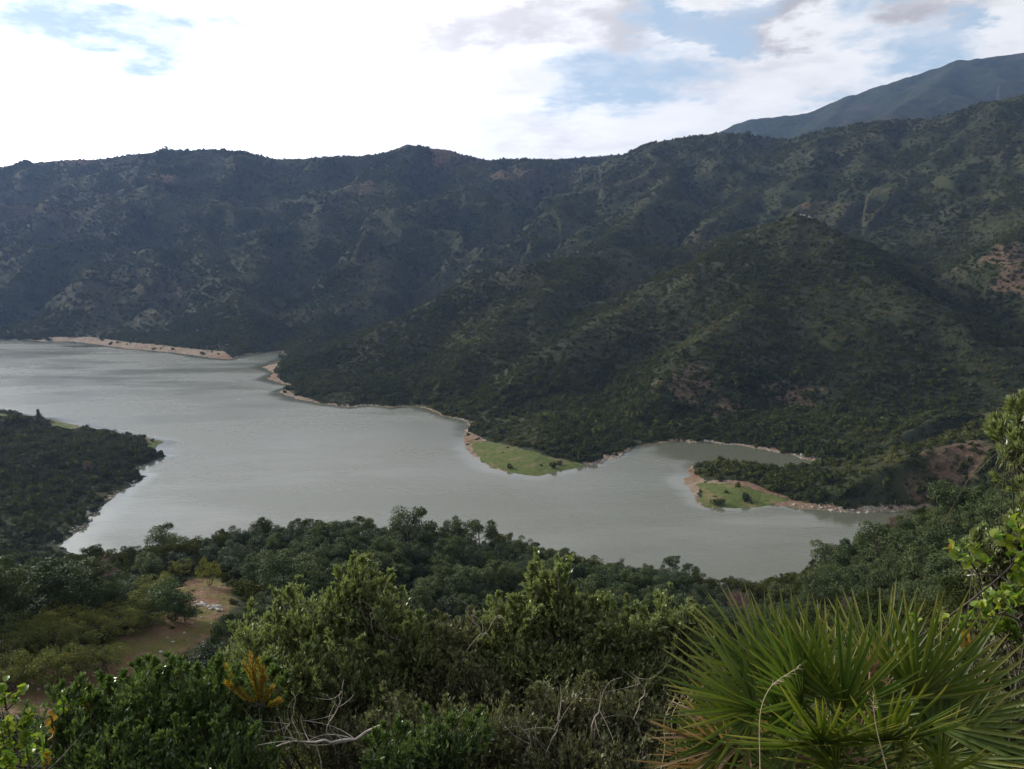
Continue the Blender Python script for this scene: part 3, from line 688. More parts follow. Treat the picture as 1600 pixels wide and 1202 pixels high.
# ------------------------------------------------------------------ the trees of the near slope, one by one
def crown_mesh(seed, mat, kind):
    rg = np.random.default_rng(seed); parts = []
    if kind == 'pine':
        n = rg.integers(16, 24); a = rg.uniform(0, 2*pi, n); rr = np.sqrt(rg.uniform(0, 1, n))*0.34; hz = rg.uniform(0.42, 0.90, n); rr = rr*(1.25-0.55*(hz-.42)/.48)
        c = np.c_[rr*np.cos(a), rr*np.sin(a), hz]; r = rg.uniform(.09, .155, n); flat = .75; per, s = 230, .0155
    elif kind == 'oak':
        n = rg.integers(20, 28); a = rg.uniform(0, 2*pi, n); rr = np.sqrt(rg.uniform(0, 1, n))*0.38; hz = .22+rg.uniform(0, 1, n)*(0.66-(rr/.38)**2*.32)
        c = np.c_[rr*np.cos(a), rr*np.sin(a), hz]; r = rg.uniform(.12, .20, n); flat = .85; per, s = 190, .020
    elif kind == 'shrub':
        n = rg.integers(14, 20); a = rg.uniform(0, 2*pi, n); rr = np.sqrt(rg.uniform(0, 1, n))*0.55; hz = .12+rg.uniform(0, 1, n)*(0.6-(rr/.55)**2*.35)
        c = np.c_[rr*np.cos(a), rr*np.sin(a), hz]; r = rg.uniform(.13, .24, n); flat = .85; per, s = 140, .032
    elif kind == 'airy':
        n = rg.integers(26, 34); a = rg.uniform(0, 2*pi, n); rr = np.sqrt(rg.uniform(0.05, 1, n))*0.55; hz = .32+rg.uniform(0, 1, n)*(0.55-(rr/.55)**2*.30)
        c = np.c_[rr*np.cos(a), rr*np.sin(a), hz]; r = rg.uniform(.09, .16, n); flat = .8; per, s = 75, .020
    elif kind == 'cone':
        n = 30; hz = np.linspace(.12, .97, n); rr = (1-hz)*.22*rg.uniform(.3, 1.2, n); a = rg.uniform(0, 2*pi, n)
        c = np.c_[rr*np.cos(a), rr*np.sin(a), hz]; r = .05+.10*(1-hz)*rg.uniform(.7, 1.2, n); flat = .8; per, s = 90, .022
    for i in range(n):
        d = rand_dirs(per, rg); d[:, 2] = d[:, 2]*.8+.25; d = unit(d)
        pos = c[i]+d*(r[i]*rg.uniform(.55, 1.12, per))[:, None]*np.array([1, 1, flat])
        parts.append(faces_at(pos, unit(d+.8*rg.normal(size=d.shape)), rg.uniform(.5, 1.4, per)*s, rg, .6))
    V, F = merge(parts)
    return mesh_np('crown', V, F, mat), c, r
def trunk_mesh(seed, c, mat, kind, lean=.05):
    rg = np.random.default_rng(seed+50); top = .82 if kind in ('pine', 'cone') else .5
    base = np.array([[0, 0, -.06], [rg.normal()*lean, rg.normal()*lean, top*.5], [rg.normal()*lean, rg.normal()*lean, top]])
    path = np.array([base[0]*(1-t)**2+2*base[1]*t*(1-t)+base[2]*t*t for t in np.linspace(0, 1, 7)])
    w = .018 if kind == 'pine' else .022
    parts = [tube(path, np.linspace(w, w*.35, 7), 6)]
    if kind in ('airy', 'shrub'):
        parts = []
        for q in range(4): e = c[rg.integers(len(c))]; parts.append(tube(curve([rg.normal()*.03, rg.normal()*.03, -.05], e, .08, 6, rg), np.linspace(w*.8, w*.2, 6), 5))
    for q in c[rg.permutation(len(c))[:12]]:
        j = np.argmin(np.abs(path[:, 2]-max(q[2]-.16, .08))); parts.append(tube(curve(path[j], q, .06, 5, rg), np.linspace(w*.42, w*.14, 5), 4))
    V, F = merge(parts); return mesh_np('trunk', V, F, mat)
def bare_tree_meshes(seed, mat, spread=.42):
    rg = np.random.default_rng(seed); trunk = tube(curve([0, 0, -.05], [.02, 0, .34], .05, 5, rg), np.linspace(.022, .013, 5), 6)
    limbs, A, B = [trunk], [], []
    for i in range(9):
        a = i*2.4+rg.uniform(-.4, .4); e = np.array([math.cos(a)*spread*rg.uniform(.4, .75), math.sin(a)*spread*rg.uniform(.4, .75), rg.uniform(.45, .8)])
        s = np.array([.01, 0, rg.uniform(.15, .34)]); limbs.append(tube(curve(s, e, .08, 5, rg), np.linspace(.011, .004, 5), 4))
        m = 26; t = rg.uniform(.35, 1, m)[:, None]; st = s+(e-s)*t; d = unit(unit(e-s)+.8*rg.normal(size=(m, 3))+np.array([0, 0, .35])); en = st+d*rg.uniform(.10, .24, m)[:, None]
        A.append(st); B.append(en)
    A, B = np.concatenate(A), np.concatenate(B)
    (v1, f1), _ = thin_tubes(A, B, .0032, .0018, .06, rg)
    k = 9; t = rg.uniform(.2, 1, (len(A), k, 1)); A2 = (A[:, None]+(B-A)[:, None]*t).reshape(-1, 3); D = np.repeat(unit(B-A), k, 0)
    B2 = A2+unit(D+.7*rg.normal(size=A2.shape)+np.array([0, 0, .2]))*rg.uniform(.04, .12, len(A2))[:, None]
    (v2, f2), _ = thin_tubes(A2, B2, .0017, .0010, .08, rg, 2)
    V, F = merge([(v1, f1), (v2, f2)]); tv, tf = merge(limbs)
    return mesh_np('trunk', tv, tf, mat), mesh_np('crown', V, F, mat)
TREE = {}
def make_kind(key, name, kind, mat, nvar, seed, bark=None):
    TREE[key] = []
    for i in range(nvar):
        cm, c, r = crown_mesh(seed+i, mat, kind); TREE[key].append((name, trunk_mesh(seed+i, c, bark or M_BARK, kind), cm))
make_kind('pine', 'pine_tree', 'pine', M_PINE, 6, 400); make_kind('oak', 'oak_tree', 'oak', M_OAK, 6, 420)
make_kind('shrub', 'shrub', 'shrub', M_OAK, 5, 440); make_kind('almond', 'orchard_tree', 'airy', M_ALMOND, 4, 460)
make_kind('bushy', 'bush', 'oak', M_BUSHY, 2, 480); make_kind('rust', 'autumn_tree', 'oak', M_RUST, 1, 490); make_kind('brown', 'dry_tree', 'oak', M_BROWNTREE, 1, 492)
make_kind('cone', 'conifer_tree', 'cone', M_OAK, 1, 494)
TREE['bare'] = [('bare_tree',)+bare_tree_meshes(500+i, M_TWIG) for i in range(2)]
TREE['pink'] = [('bare_tree',)+bare_tree_meshes(510+i, M_PINKTWIG) for i in range(2)]
def plant_tree(key, x, y, z, h, label, cat, group=None, wide=1.0, var=None):
    nm, tm, cm = TREE[key][rng.integers(len(TREE[key])) if var is None else var % len(TREE[key])]
    e = empty(nm, (x, y, z), rng.uniform(0, 2*pi)); e.scale = (h*wide, h*wide, h)
    obj('trunk', tm, e); obj('crown', cm, e); tag(e, label, cat, group); return e

# single trees one can pick out
def at_px(key, px, py_base, h, label, cat, group=None, wide=1.0, var=None):
    x, y, z = hit(px, py_base); TAKEN.append((x, y, h*.4*wide)); return plant_tree(key, x, y, z-.1, h, label, cat, group, wide, var)
TAKEN = []
at_px('bushy', 263, 968, 4.9, 'round deep green bush alone on the bare earth clearing beside the white stones', 'bush', None, 1.05, 0)
at_px('bushy', 290, 972, 3.3, 'smaller dark bush leaning against the round green bush on the clearing', 'bush', None, .95, 1)
at_px('rust', 224, 884, 3.6, 'small rust orange tree among the dark woods above the clearing', 'tree', None, 1.1)
at_px('bare', 1152, 975, 7.6, 'large bare purple twigged tree below the water beside the palm tops', 'tree', None, 1.0, 0)
at_px('bare', 1402, 862, 8.4, 'bare purplish tree leaning out at the water edge of the right wooded slope', 'tree', None, .9, 1)
at_px('bare', 1330, 985, 5.0, 'small bare reddish tree among pines just above the palm blades', 'tree', None, .9, 1)
at_px('bare', 152, 935, 8.5, 'leafless grey brown tree in the wood over the yellow orchard', 'tree', None, 1.3, 0)
at_px('pink', 972, 884, 3.6, 'bare pinkish tree on the crest, the smaller of two against the water', 'tree', None, .9, 0)
at_px('pink', 1012, 896, 4.0, 'bare salmon pink tree on the crest beside the broad dark pine', 'tree', None, 1.3, 1)
at_px('almond', 283, 902, 4.2, 'yellow green tree with a spreading crown at the top of the clearing', 'tree', None, .9, 1)
at_px('almond', 326, 915, 4.4, 'pointed yellow green tree at the upper edge of the earth clearing', 'tree', None, .62, 2)
at_px('almond', 181, 934, 4.0, 'small yellow green tree between dark woods and the orchard', 'tree', None, .8, 0)
at_px('cone', 62, 668, 11.5, 'tall dark conifer standing above the wooded peninsula against the water', 'conifer', None, 1.15)
at_px('brown', 138, 738, 6.5, 'round brown topped tree in the dark wood of the peninsula', 'tree', None, .9)
for i, (px, py, h, w) in enumerate([(643,862,8.8,1.0),(692,858,7.6,.9),(712,864,7.0,.8),(752,868,8.0,.8),(770,866,8.4,.75),(795,872,7.2,.9),(838,876,6.4,.8),(596,848,6.4,.9),(412,838,5.8,.8),(530,838,5.2,.9),
        (160,892,6.6,1.0),(212,884,7.6,.75),(262,882,8.2,1.0),(125,890,5.0,1.0)]):
    at_px('pine', px, py, h*1.12, ['tallest round topped pine on the crest against the water', 'pine on the crest beside the tallest round one', 'low spreading pine near the tallest crest pine', 'dome shaped pine on the crest with sky bright water behind its trunk',
        'open branched pine with gaps in its crown on the crest', 'broad pine between the open branched pine and the sinking crest', 'thin see through pine on the descending crest', 'small pine on the far side of the tallest crest pine',
        'small dark pine poking up at the top of the low dome of woods', 'small pine on the crest halfway along to the tallest', 'wide rounded pine at the foot of the narrow water corner', 'slim upright pine between two wide ones by the water corner',
        'broad flat topped pine beside the slim one by the water corner', 'low dark pine touching the tip of the narrow water'][i], 'pine tree', 'pines standing out on the crest', w*1.2, i)
for i, (px, py, h, w) in enumerate([(1050,905,8.0,1.05),(1078,912,7.0,1.0),(1218,955,5.4,1.1),(1290,915,9.2,1.05),(1330,912,8.6,1.0),(1365,905,8.2,1.0),(1480,842,8.8,1.0),(1510,835,8.4,.9)]):
    at_px('pine', px, py, h*1.18, ['broad dark pine with a hole in its crown where the crest drops', 'dark pine on the dropping crest just past the broad one', 'low rounded pine at the bottom of the dip before the water', 'big round pine at the near corner of the water over the palm',
        'rounded pine touching the big round pine at the water corner', 'pine with a bare dead limb beside the purplish bare tree', 'bright green layered pine high on the right slope', 'green pine just uphill of the layered pine'][i], 'pine tree', 'pines round the dip in the crest', w, i+2)
# orchard on the clearing's edge
for i, (px, py) in enumerate([(20,1030),(48,1022),(78,1012),(105,1002),(132,998),(160,992),(188,982),(214,976),(236,966),(92,1022),(120,1016),(150,1008),(178,1000),(208,992),(232,982),
        (168,1052),(30,1072),(60,1062),(92,1064),(122,1062),(70,1078),(10,1084),(148,1046),(245,935),(232,950),(100,985),(70,996),(40,1004)]):
    at_px('almond', px, py, rng.uniform(2.7, 3.9), '%s yellow green orchard tree %s' % (('low', 'spreading', 'rounded', 'sparse')[i % 4], 'in the top row touching the dark bush' if px > 210 and py < 1000 else 'in the top row over the dark hollow' if py < 1006 else 'in the middle row along the white stones' if py < 1040 and px < 130 else 'in the middle row below the dark bush' if py < 1040 else 'standing apart on the bare earth slope' if px > 140 else 'in the lowest row above the amber leaved shrub'), 'orchard tree', 'orchard trees beside the clearing', rng.uniform(.95, 1.2))
HUES = {'pine': [('olive green pine', M_PINE), ('dark green pine', mat_foliage('dark pine needles', (0.022, 0.038, 0.016), (0.045, 0.062, 0.026), None, 'rnd', .15, .65, .5)), ('brownish pine', mat_foliage('brownish pine needles', (0.062, 0.058, 0.026), (0.088, 0.076, 0.036), None, 'rnd', .15, .65, .5))],
        'oak': [('dark evergreen oak', M_OAK), ('grey green oak', mat_foliage('grey green oak leaves', (0.050, 0.064, 0.042), (0.076, 0.090, 0.058), None, 'rnd', .15, .6, .6)), ('fresh green oak', mat_foliage('fresh oak leaves', (0.045, 0.072, 0.022), (0.070, 0.098, 0.030), None, 'rnd', .2, .6, .6))]}
HUES['shrub'] = [(a.replace('evergreen ', '').replace('oak', 'round shrub'), b) for a, b in HUES['oak']]
def wood():
    x, y = sample_area(46, 292, 2.3)
    z, sd, D = terrain(x, y); ok = (sd > 3) & (poly_sd(x, y, CLEAR) > 3.2)
    x, y, z = x[ok], y[ok], z[ok]; ok = facing(x, y, z+0, -0.10); x, y, z = x[ok], y[ok], z[ok]
    # keep off single trees, thin by minimum distance
    g = np.full(len(x), True)
    for tx, ty, tr in TAKEN: g &= np.hypot(x-tx, y-ty) > tr
    x, y, z = x[g], y[g], z[g]
    px, py = project(x, y, z)
    keep = []; cell = {}
    for i in np.argsort(-py):
        c = (int(x[i]//2.6), int(y[i]//2.6))
        if any((x[i]-x[j])**2+(y[i]-y[j])**2 < 5.6 for a in (-1, 0, 1) for b in (-1, 0, 1) for j in cell.get((c[0]+a, c[1]+b), ())): continue
        cell.setdefault(c, []).append(i); keep.append(i)
    keep = np.array(keep); x, y, z, px, py = x[keep], y[keep], z[keep], px[keep], py[keep]
    n1 = gnoise(x/22, y/22, 80); n2 = rng.uniform(0, 1, len(x)); r = np.hypot(x, y)
    rest = []; cnt = {'pine': 0, 'oak': 0, 'shrub': 0}
    order = np.argsort(r)
    places = [(120, 'in the hollow behind the lowest orchard rows'), (250, 'between orchard and narrow water corner'), (360, 'by the top of the earth clearing'), (480, 'beside the clearing on the low dome'),
              (620, 'behind the long shoot shrub'), (720, 'under the tallest crest pine'), (840, 'over the gap between peaked shrubs'), (960, 'behind the peaked middle shrub'),
              (1100, 'behind the pale tipped shrub'), (1200, 'round the large bare purple tree'), (1320, 'round the water corner over the palm'), (1440, 'above the tallest palm blades'), (1540, 'above the yellow green broadleaf shrub'), (9999, 'on the slope under the willowy shoots')]
    for i in order:
        right = px[i] > 1180
        if right: key = 'pine' if n2[i] < .72 else 'oak'
        elif n1[i] > 0.05: key = 'pine' if n2[i] < .70 else 'oak'
        else: key = 'oak' if n2[i] < .6 else 'pine' if n2[i] < .76 else 'shrub'
        if r[i] < 72: key = 'shrub' if n2[i] < .7 else 'oak'
        h = {'pine': rng.triangular(4.6, 6.4, 9.0), 'oak': rng.triangular(3.0, 4.4, 6.0), 'shrub': rng.uniform(1.6, 2.8)}[key]
        if r[i] < 72: h *= .62
        if poly_sd(x[i:i+1], y[i:i+1], CLEAR)[0] < 6: h *= .75
        if 1110 < px[i] < 1268: h = min(h, 4.3)
        elif r[i] > 138 and not right: h = min(h, rng.uniform(3.6, 6.6))
        w = rng.uniform(.75, 1.2); hue = int(rng.integers(3))
        hidden = py[i] > 1005 and px[i] > 430
        if cnt[key] < 298 and not hidden and -40 < px[i] < 1640:
            cnt[key] += 1; place = next(q for m_, q in places if px[i] < m_)
            band = 'high up ' if r[i] > 135 else 'halfway down ' if r[i] > 100 else 'low down '
            size = 'tall' if h > {'pine': 6.6, 'oak': 4.6, 'shrub': 2.3}[key] else 'short' if h < {'pine': 5.2, 'oak': 3.7, 'shrub': 1.9}[key] else 'medium'
            look = ('broad ' if w > 1.04 else 'slim ' if w < .88 else '')+HUES[key][hue][0]
            e = plant_tree(key, x[i], y[i], z[i]-.1, h, size+' '+look+' '+band+place, {'pine': 'pine tree', 'oak': 'oak tree', 'shrub': 'shrub'}[key], {'pine': 'pines ', 'oak': 'evergreen oaks ', 'shrub': 'low shrubs '}[key]+place, w)
            c = e.children[1]; c.material_slots[0].link = 'OBJECT'; c.material_slots[0].material = HUES[key][hue][1]
        else: rest.append((x[i], y[i], z[i], h))
    print('near trees', cnt, 'rest', len(rest))
    if rest:
        q = np.array(rest); n = len(q); s = q[:, 3]; pr = []
        for key in ('pine', 'oak'):
            for nm, tm, cm in TREE[key][:4]:
                def arr(me):
                    v = np.empty(len(me.vertices)*3, np.float32); me.vertices.foreach_get('co', v); f = np.empty(len(me.loops), np.int32); me.loops.foreach_get('vertex_index', f); return v.reshape(-1, 3), f.reshape(-1, 4)
                (v1, f1), (v2, f2) = arr(tm), arr(cm); V, F = merge([(v1, f1), (v2, f2)])
                pr.append(mesh_np('tree', V, F, [M_BARK, M_CANOPY], False, None, np.r_[np.zeros(len(f1), int), np.ones(len(f2), int)]))
        instancer('woodland', q[:, :3], np.c_[s, s, s], rng.uniform(0, 1, n), rng.integers(0, 8, n), pr, 'further evergreen trees filling the near slope down to the water', 'woodland')
wood()
def undergrowth():
    x, y = sample_area(26, 295, 1.45); z, sd, D = terrain(x, y)
    pc = poly_sd(x, y, CLEAR); ok = (sd > 1.5) & ((pc > 0.5) | (rng.uniform(0, 1, len(x)) < .16)); x, y, z, pc = x[ok], y[ok], z[ok], pc[ok]
    k = facing(x, y, z, -.1); x, y, z, pc = x[k], y[k], z[k], pc[k]; n = len(x)
    s = rng.lognormal(-.30, .3, n)*np.where(pc < 0.5, rng.uniform(.12, .4, n), 1.0)*np.where(np.hypot(x, y) < 60, .8, 1.1)
    instancer('undergrowth', np.c_[x, y, z-.1], np.c_[s, s, s*rng.uniform(.7, 1.2, n)], np.clip(.4+.5*gnoise(x/12, y/12, 90)+rng.normal(0, .2, n), 0, 1), rng.integers(0, 4, n),
              [clump_proto(620+i, M_CANOPY, 320, .9, .10, 8) for i in range(4)], 'thick low evergreen undergrowth beneath the trees of the near slope', 'undergrowth')
    print('undergrowth', n)
undergrowth()
def bank_cover():
    x, y = sample_area(1.2, 27, .42, 40, 40); z = terrain(x, y)[0]; n = len(x); s = rng.lognormal(-1.35, .3, n)*(.7+.03*np.hypot(x, y))
    instancer('ground_cover', np.c_[x, y, z-.03], np.c_[s, s, s*rng.uniform(.6, 1.1, n)], np.clip(.35+rng.normal(0, .25, n), 0, 1), rng.integers(0, 3, n),
              [clump_proto(640+i, M_SCRUB, 260, .8, .10, 7) for i in range(3)], 'low dull green ground cover under the shrubs of the viewpoint bank', 'ground cover')
bank_cover()

# rocks on the clearing
def rocks():
    def put(px, py, s, lab, grp, lift=0.0):
        x, y, z = hit(px, py); o = obj('rock', ROCKS[rng.integers(5)], None, (x, y, z+s*.15+lift)); o.scale = (s, s*rng.uniform(.6, 1), s*rng.uniform(.5, .9)); o.rotation_euler = (rng.uniform(-.3, .3), rng.uniform(-.3, .3), rng.uniform(0, 6))
        tag(o, lab, 'rock', grp)
    for i in range(34):
        t = rng.uniform(0, 1); put(303+42*t+rng.normal(0, 2), 943+9*t+rng.normal(0, 2.4), rng.uniform(.16, .42), 'white rock in the pale rubble pile beside the round bushes', 'rocks of the white pile on the clearing')
    for i in range(14): put(236+rng.normal(0, 5), 940+rng.normal(0, 9), rng.uniform(.14, .34), 'pale rock in the rubble between the orchard and the round green bush', 'rocks behind the round green bush')
    for i in range(16):
        t = rng.uniform(0, 1); put(95+42*t+rng.normal(0, 2), 1023-15*t+rng.normal(0, 1.5), rng.uniform(.14, .38), 'white rock in the line of stones at the orchard edge', 'line of stones at the orchard edge')
    for px, py in ((252,1020),(270,1004),(262,998),(288,990),(300,975),(330,975),(345,988),(240,1038),(276,1030),(315,965),(175,1090),(60,1078),(264,1047),(330,918),(300,915),(318,922),(290,912)):
        put(px, py, rng.uniform(.12, .26), 'single stone lying on the bare earth of the clearing', 'loose stones on the clearing')
    for px, py, s in ((103,673,1.5),(112,672,2.2),(118,671,1.6)): put(px, py, s, 'pale slab of rock by the green bank of the peninsula', 'pale slabs on the peninsula')
    for dx, dy, s in ((-3, -6, 2.2), (1.5, -7, 2.8), (-6, -5, 1.6), (5, -6, 1.5)):
        x, y = P(1258, 330, 820)[0]+dx, 820+dy; o = obj('rock', ROCKS[rng.integers(5)], None, (x, y, float(terrain(np.array([x]), np.array([y]))[0][0])+1.6)); o.scale = (s, s*.8, s*.9)
        tag(o, 'pale rock of the outcrop on the pointed hilltop', 'rock', 'outcrop on the pointed hilltop')
rocks()

def pylon(px, py_base, Y, h, lab):
    x, _, _ = P(px, py_base, Y); z = float(terrain(np.array([x]), np.array([Y]))[0][0])
    e = empty('power_pylon', (x, Y, z)); w = h*.09; legs = []
    m = bpy.data.materials.get('dull steel') or NB('dull steel').bsdf((.22, .23, .24), .7, .3)
    for sx in (-1, 1):
        for sy in (-1, 1):
            V, F = tube([(sx*w, sy*w, 0), (sx*w*.3, sy*w*.3, h*.7), (0, 0, h)], [.09, .07, .05], 4); obj('leg', mesh_np('leg', V, F, m), e)
    br = []
    for i in range(7):
        a, b = i/7*.7*h, (i+1)/7*.7*h; wa, wb = w*(1-.7*i/7), w*(1-.7*(i+1)/7)
        for s in (-1, 1): br += [tube([(-wa, s*wa, a), (wb, s*wb, b)], [.04, .04], 3), tube([(wa, s*wa, a), (-wb, s*wb, b)], [.04, .04], 3)]
    V, F = merge(br); obj('bracing', mesh_np('bracing', V, F, m), e)
    for q in (.72, .82, .92): V, F = tube([(-h*.14, 0, q*h), (h*.14, 0, q*h)], [.06, .06], 4); obj('cross_arm', mesh_np('cross_arm', V, F, m), e)
    tag(e, lab, 'pylon')
pylon(1558, 160, 1385, 28, 'thin steel power pylon on the high shoulder of the right mountain')

# ------------------------------------------------------------------ the shrubs at the viewpoint
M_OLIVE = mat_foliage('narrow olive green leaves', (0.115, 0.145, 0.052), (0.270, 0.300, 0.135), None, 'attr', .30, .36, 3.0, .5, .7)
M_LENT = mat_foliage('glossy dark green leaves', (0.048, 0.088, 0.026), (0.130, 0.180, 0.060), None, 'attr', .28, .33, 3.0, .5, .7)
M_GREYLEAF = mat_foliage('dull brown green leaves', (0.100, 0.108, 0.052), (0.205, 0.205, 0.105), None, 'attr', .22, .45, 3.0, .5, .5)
M_CAROB = mat_foliage('bright yellow green leaves', (0.10, 0.19, 0.022), (0.24, 0.27, 0.035), None, 'rnd', .38, .42, 5.0, .4, .5)
M_AMBER = mat_foliage('amber leaves', (0.24, 0.17, 0.02), (0.28, 0.13, 0.025), None, 'rnd', .35, .5, 5.0, .4, .4)
M_YELLOW = mat_foliage('golden heath sprigs', (0.26, 0.21, 0.03), (0.34, 0.19, 0.03), None, 'attr', .35, .6, 5.0, .4, .3)
M_STEM = mat_bark('grey shrub bark', (0.045, 0.036, 0.028), (0.11, 0.09, 0.07), 20)
M_DEAD = mat_bark('bleached dead wood', (0.26, 0.22, 0.18), (0.42, 0.37, 0.32), 20)
def gz(x, y): return float(terrain(np.array([float(x)]), np.array([float(y)]))[0][0])
def leaves_along(A, D, n_each, L, W_, spread, rg, up=.25):
    """leaves on twigs: A (n,k,3) points along, D (n,3) twig directions"""
    n, k, _ = A.shape; m = n*n_each
    t = rg.uniform(0, k-1.001, (n, n_each)); i = t.astype(int); f = (t-i)[..., None]
    pos = (np.take_along_axis(A, i[..., None].repeat(3, 2), 1)*(1-f)+np.take_along_axis(A, (i+1)[..., None].repeat(3, 2), 1)*f).reshape(-1, 3)
    d = np.repeat(D, n_each, 0); dirn = unit(d+spread*rand_dirs(m, rg)+np.array([0, 0, up])); side = unit(np.cross(dirn, rand_dirs(m, rg))); nrm = np.cross(dirn, side)
    ln = (L*rg.uniform(.65, 1.25, m))[:, None]; w = ln*(W_/L)
    v = np.stack([pos, pos+dirn*ln*.5+side*w*.5+nrm*w*.22, pos+dirn*ln, pos+dirn*ln*.5-side*w*.5+nrm*w*.22], 1).reshape(-1, 3)
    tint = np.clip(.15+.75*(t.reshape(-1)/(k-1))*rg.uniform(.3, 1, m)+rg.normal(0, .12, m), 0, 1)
    return v, np.arange(4*m).reshape(m, 4), np.repeat(tint, 4)
def big_shrub(name, lobes, base, seed, mat, label, cat='shrub', leafL=.034, leafW=.010, twigs=900, per=18, spread=.75, stem=.016, wood=None, density=1.0, twigL=.16, group=None, sprays=(), shoots=9):
    """lobes: (px, py, rx, ry, distance) volumes of the crown read off the photograph"""
    rg = np.random.default_rng(seed); bx, by = base; bz = gz(bx, by)-.05
    e = empty(name, (bx, by, bz)); tag(e, label, cat, group); wood = wood or M_STEM
    base3 = np.array([bx, by, bz]); stems, TA, TD, TB = [], [], [], []
    tot = sum(l[2]*l[3] for l in lobes)
    for (px, py, rx, ry, Y) in lobes:
        c = np.array(P(px, py, Y)); ax = np.array([rx, (rx+ry)*.42, ry])*Y/FPX
        ns = 3
        for q in range(ns):
            tip = c+rg.uniform(-.45, .45, 3)*ax+np.array([0, 0, .25*ax[2]]); path = curve(base3+np.r_[rg.normal(0, .05, 2), 0]-0, tip, .07, 9, rg); stems.append(tube(path, np.linspace(stem, stem*.35, 9), 6))
            nb = 9; t = rg.uniform(.35, 1, nb)
            for u in t:
                s = path[int(u*8)]; d = rand_dirs(1, rg)[0]; d[2] = abs(d[2])*.6+.1; en = c+unit(d)*ax*rg.uniform(.5, .8); br = curve(s, en, .10, 6, rg); stems.append(tube(br, np.linspace(stem*.42, stem*.14, 6), 4))
        n = int(twigs*rx*ry/tot*density); d = rand_dirs(n, rg); d[:, 2] = np.where(d[:, 2] < -.3, -d[:, 2], d[:, 2]); rad = rg.uniform(.25, 1, n)**(1/2.2)
        lump = 1+.22*np.sin(d[:, 0]*7+seed)*np.cos(d[:, 2]*6+px)+.12*rg.normal(size=n)
        tip = c+d*ax*(rad*lump)[:, None]; out = unit(d*.8+np.array([0, 0, .9])+.45*rg.normal(size=(n, 3))); L = twigL*rg.uniform(.6, 1.4, n)[:, None]
        TA.append(tip-out*L); TB.append(tip); TD.append(out)
    auto = []                                  # upright young shoots over the tops
    for (px, py, rx, ry, Y) in lobes:
        for q in range(int(shoots)):
            a0 = rg.uniform(-1, 1); x0 = px+rx*a0*.9; y0 = py-ry*math.sqrt(max(0, 1-a0*a0))*rg.uniform(.5, .85); auto.append((x0, y0, x0+rg.normal()*9+a0*8, y0-rg.uniform(16, 44), Y+rg.uniform(-.25, .2), int(rg.integers(7, 15))))
    for (x0, y0, x1, y1, Y, n) in list(sprays)+auto:      # long shoots that stand out of the crown
        a = np.array(P(x0, y0, Y)); b = np.array(P(x1, y1, Y)); path = curve(a, b, .06, 8, rg); stems.append(tube(path, np.linspace(stem*.3, stem*.08, 8), 4))
        t = rg.uniform(0, 1, n); p0 = path[(t*6.99).astype(int)]; out = unit(unit(b-a)+.35*rg.normal(size=(n, 3))); LL = twigL*.45*(1.15-t)[:, None]
        TA.append(p0); TB.append(p0+out*LL); TD.append(out)
    TA, TB, TD = np.concatenate(TA), np.concatenate(TB), np.concatenate(TD)
    (tv, tf), path = thin_tubes(TA, TB, stem*.14, stem*.06, .07, rg, 4, 3)
    A = path
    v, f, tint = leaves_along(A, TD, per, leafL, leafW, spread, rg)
    o3 = np.array([bx, by, bz])
    sv, sf = merge(stems); obj('stems', mesh_np('stems', sv-o3, sf, wood, True), e)
    w = obj('twigs', mesh_np('twigs', tv-o3, tf, wood), e); w['kind'] = 'stuff'
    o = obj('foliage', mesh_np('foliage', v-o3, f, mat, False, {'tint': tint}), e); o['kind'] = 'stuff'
    return e
def B(px, Y, push=0.0): x = (px-800)/FPX*Y*1.0; return (x, Y+push)
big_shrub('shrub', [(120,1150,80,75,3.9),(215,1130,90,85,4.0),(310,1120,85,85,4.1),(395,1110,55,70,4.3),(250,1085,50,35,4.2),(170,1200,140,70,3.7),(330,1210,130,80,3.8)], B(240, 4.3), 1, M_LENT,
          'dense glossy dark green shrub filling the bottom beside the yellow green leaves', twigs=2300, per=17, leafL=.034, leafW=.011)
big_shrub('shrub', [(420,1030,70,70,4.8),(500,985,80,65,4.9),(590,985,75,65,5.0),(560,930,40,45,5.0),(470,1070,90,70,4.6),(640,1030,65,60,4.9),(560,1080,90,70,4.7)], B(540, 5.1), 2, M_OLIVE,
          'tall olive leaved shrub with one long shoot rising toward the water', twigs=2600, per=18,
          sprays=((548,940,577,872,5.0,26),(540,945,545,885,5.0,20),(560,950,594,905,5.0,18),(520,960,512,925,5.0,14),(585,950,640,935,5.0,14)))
big_shrub('shrub', [(670,1035,60,60,5.0),(735,1020,55,55,5.0),(700,1095,90,70,4.8),(760,1090,60,60,4.7)], B(705, 5.2), 3, M_GREYLEAF,
          'brownish green shrub in the gap between two taller olive leaved ones', twigs=1500, per=18, leafL=.030)
big_shrub('shrub', [(790,1000,55,60,5.0),(865,965,60,55,5.0),(858,925,34,34,5.0),(915,985,50,50,5.1),(850,1040,100,60,4.9)], B(850, 5.2), 4, M_OLIVE,
          'bright topped olive leaved shrub with a rounded peak in the middle', twigs=2200, per=19, leafL=.034, leafW=.012,
          sprays=((850,925,850,897,5.0,22),(868,930,876,899,5.0,22),(885,945,897,915,5.0,16),(760,985,742,960,5.0,4)))
big_shrub('shrub', [(980,1010,55,50,5.1),(1040,985,38,40,5.1),(1075,1010,30,40,5.1),(1000,1060,80,55,5.0)], B(1010, 5.3), 5, M_OLIVE,
          'pale tipped olive leaved shrub touching the fan palm', twigs=1500, per=18, leafL=.032, sprays=((1030,975,1040,942,5.1,20),(985,985,975,965,5.1,12),(1060,990,1072,962,5.1,12)))
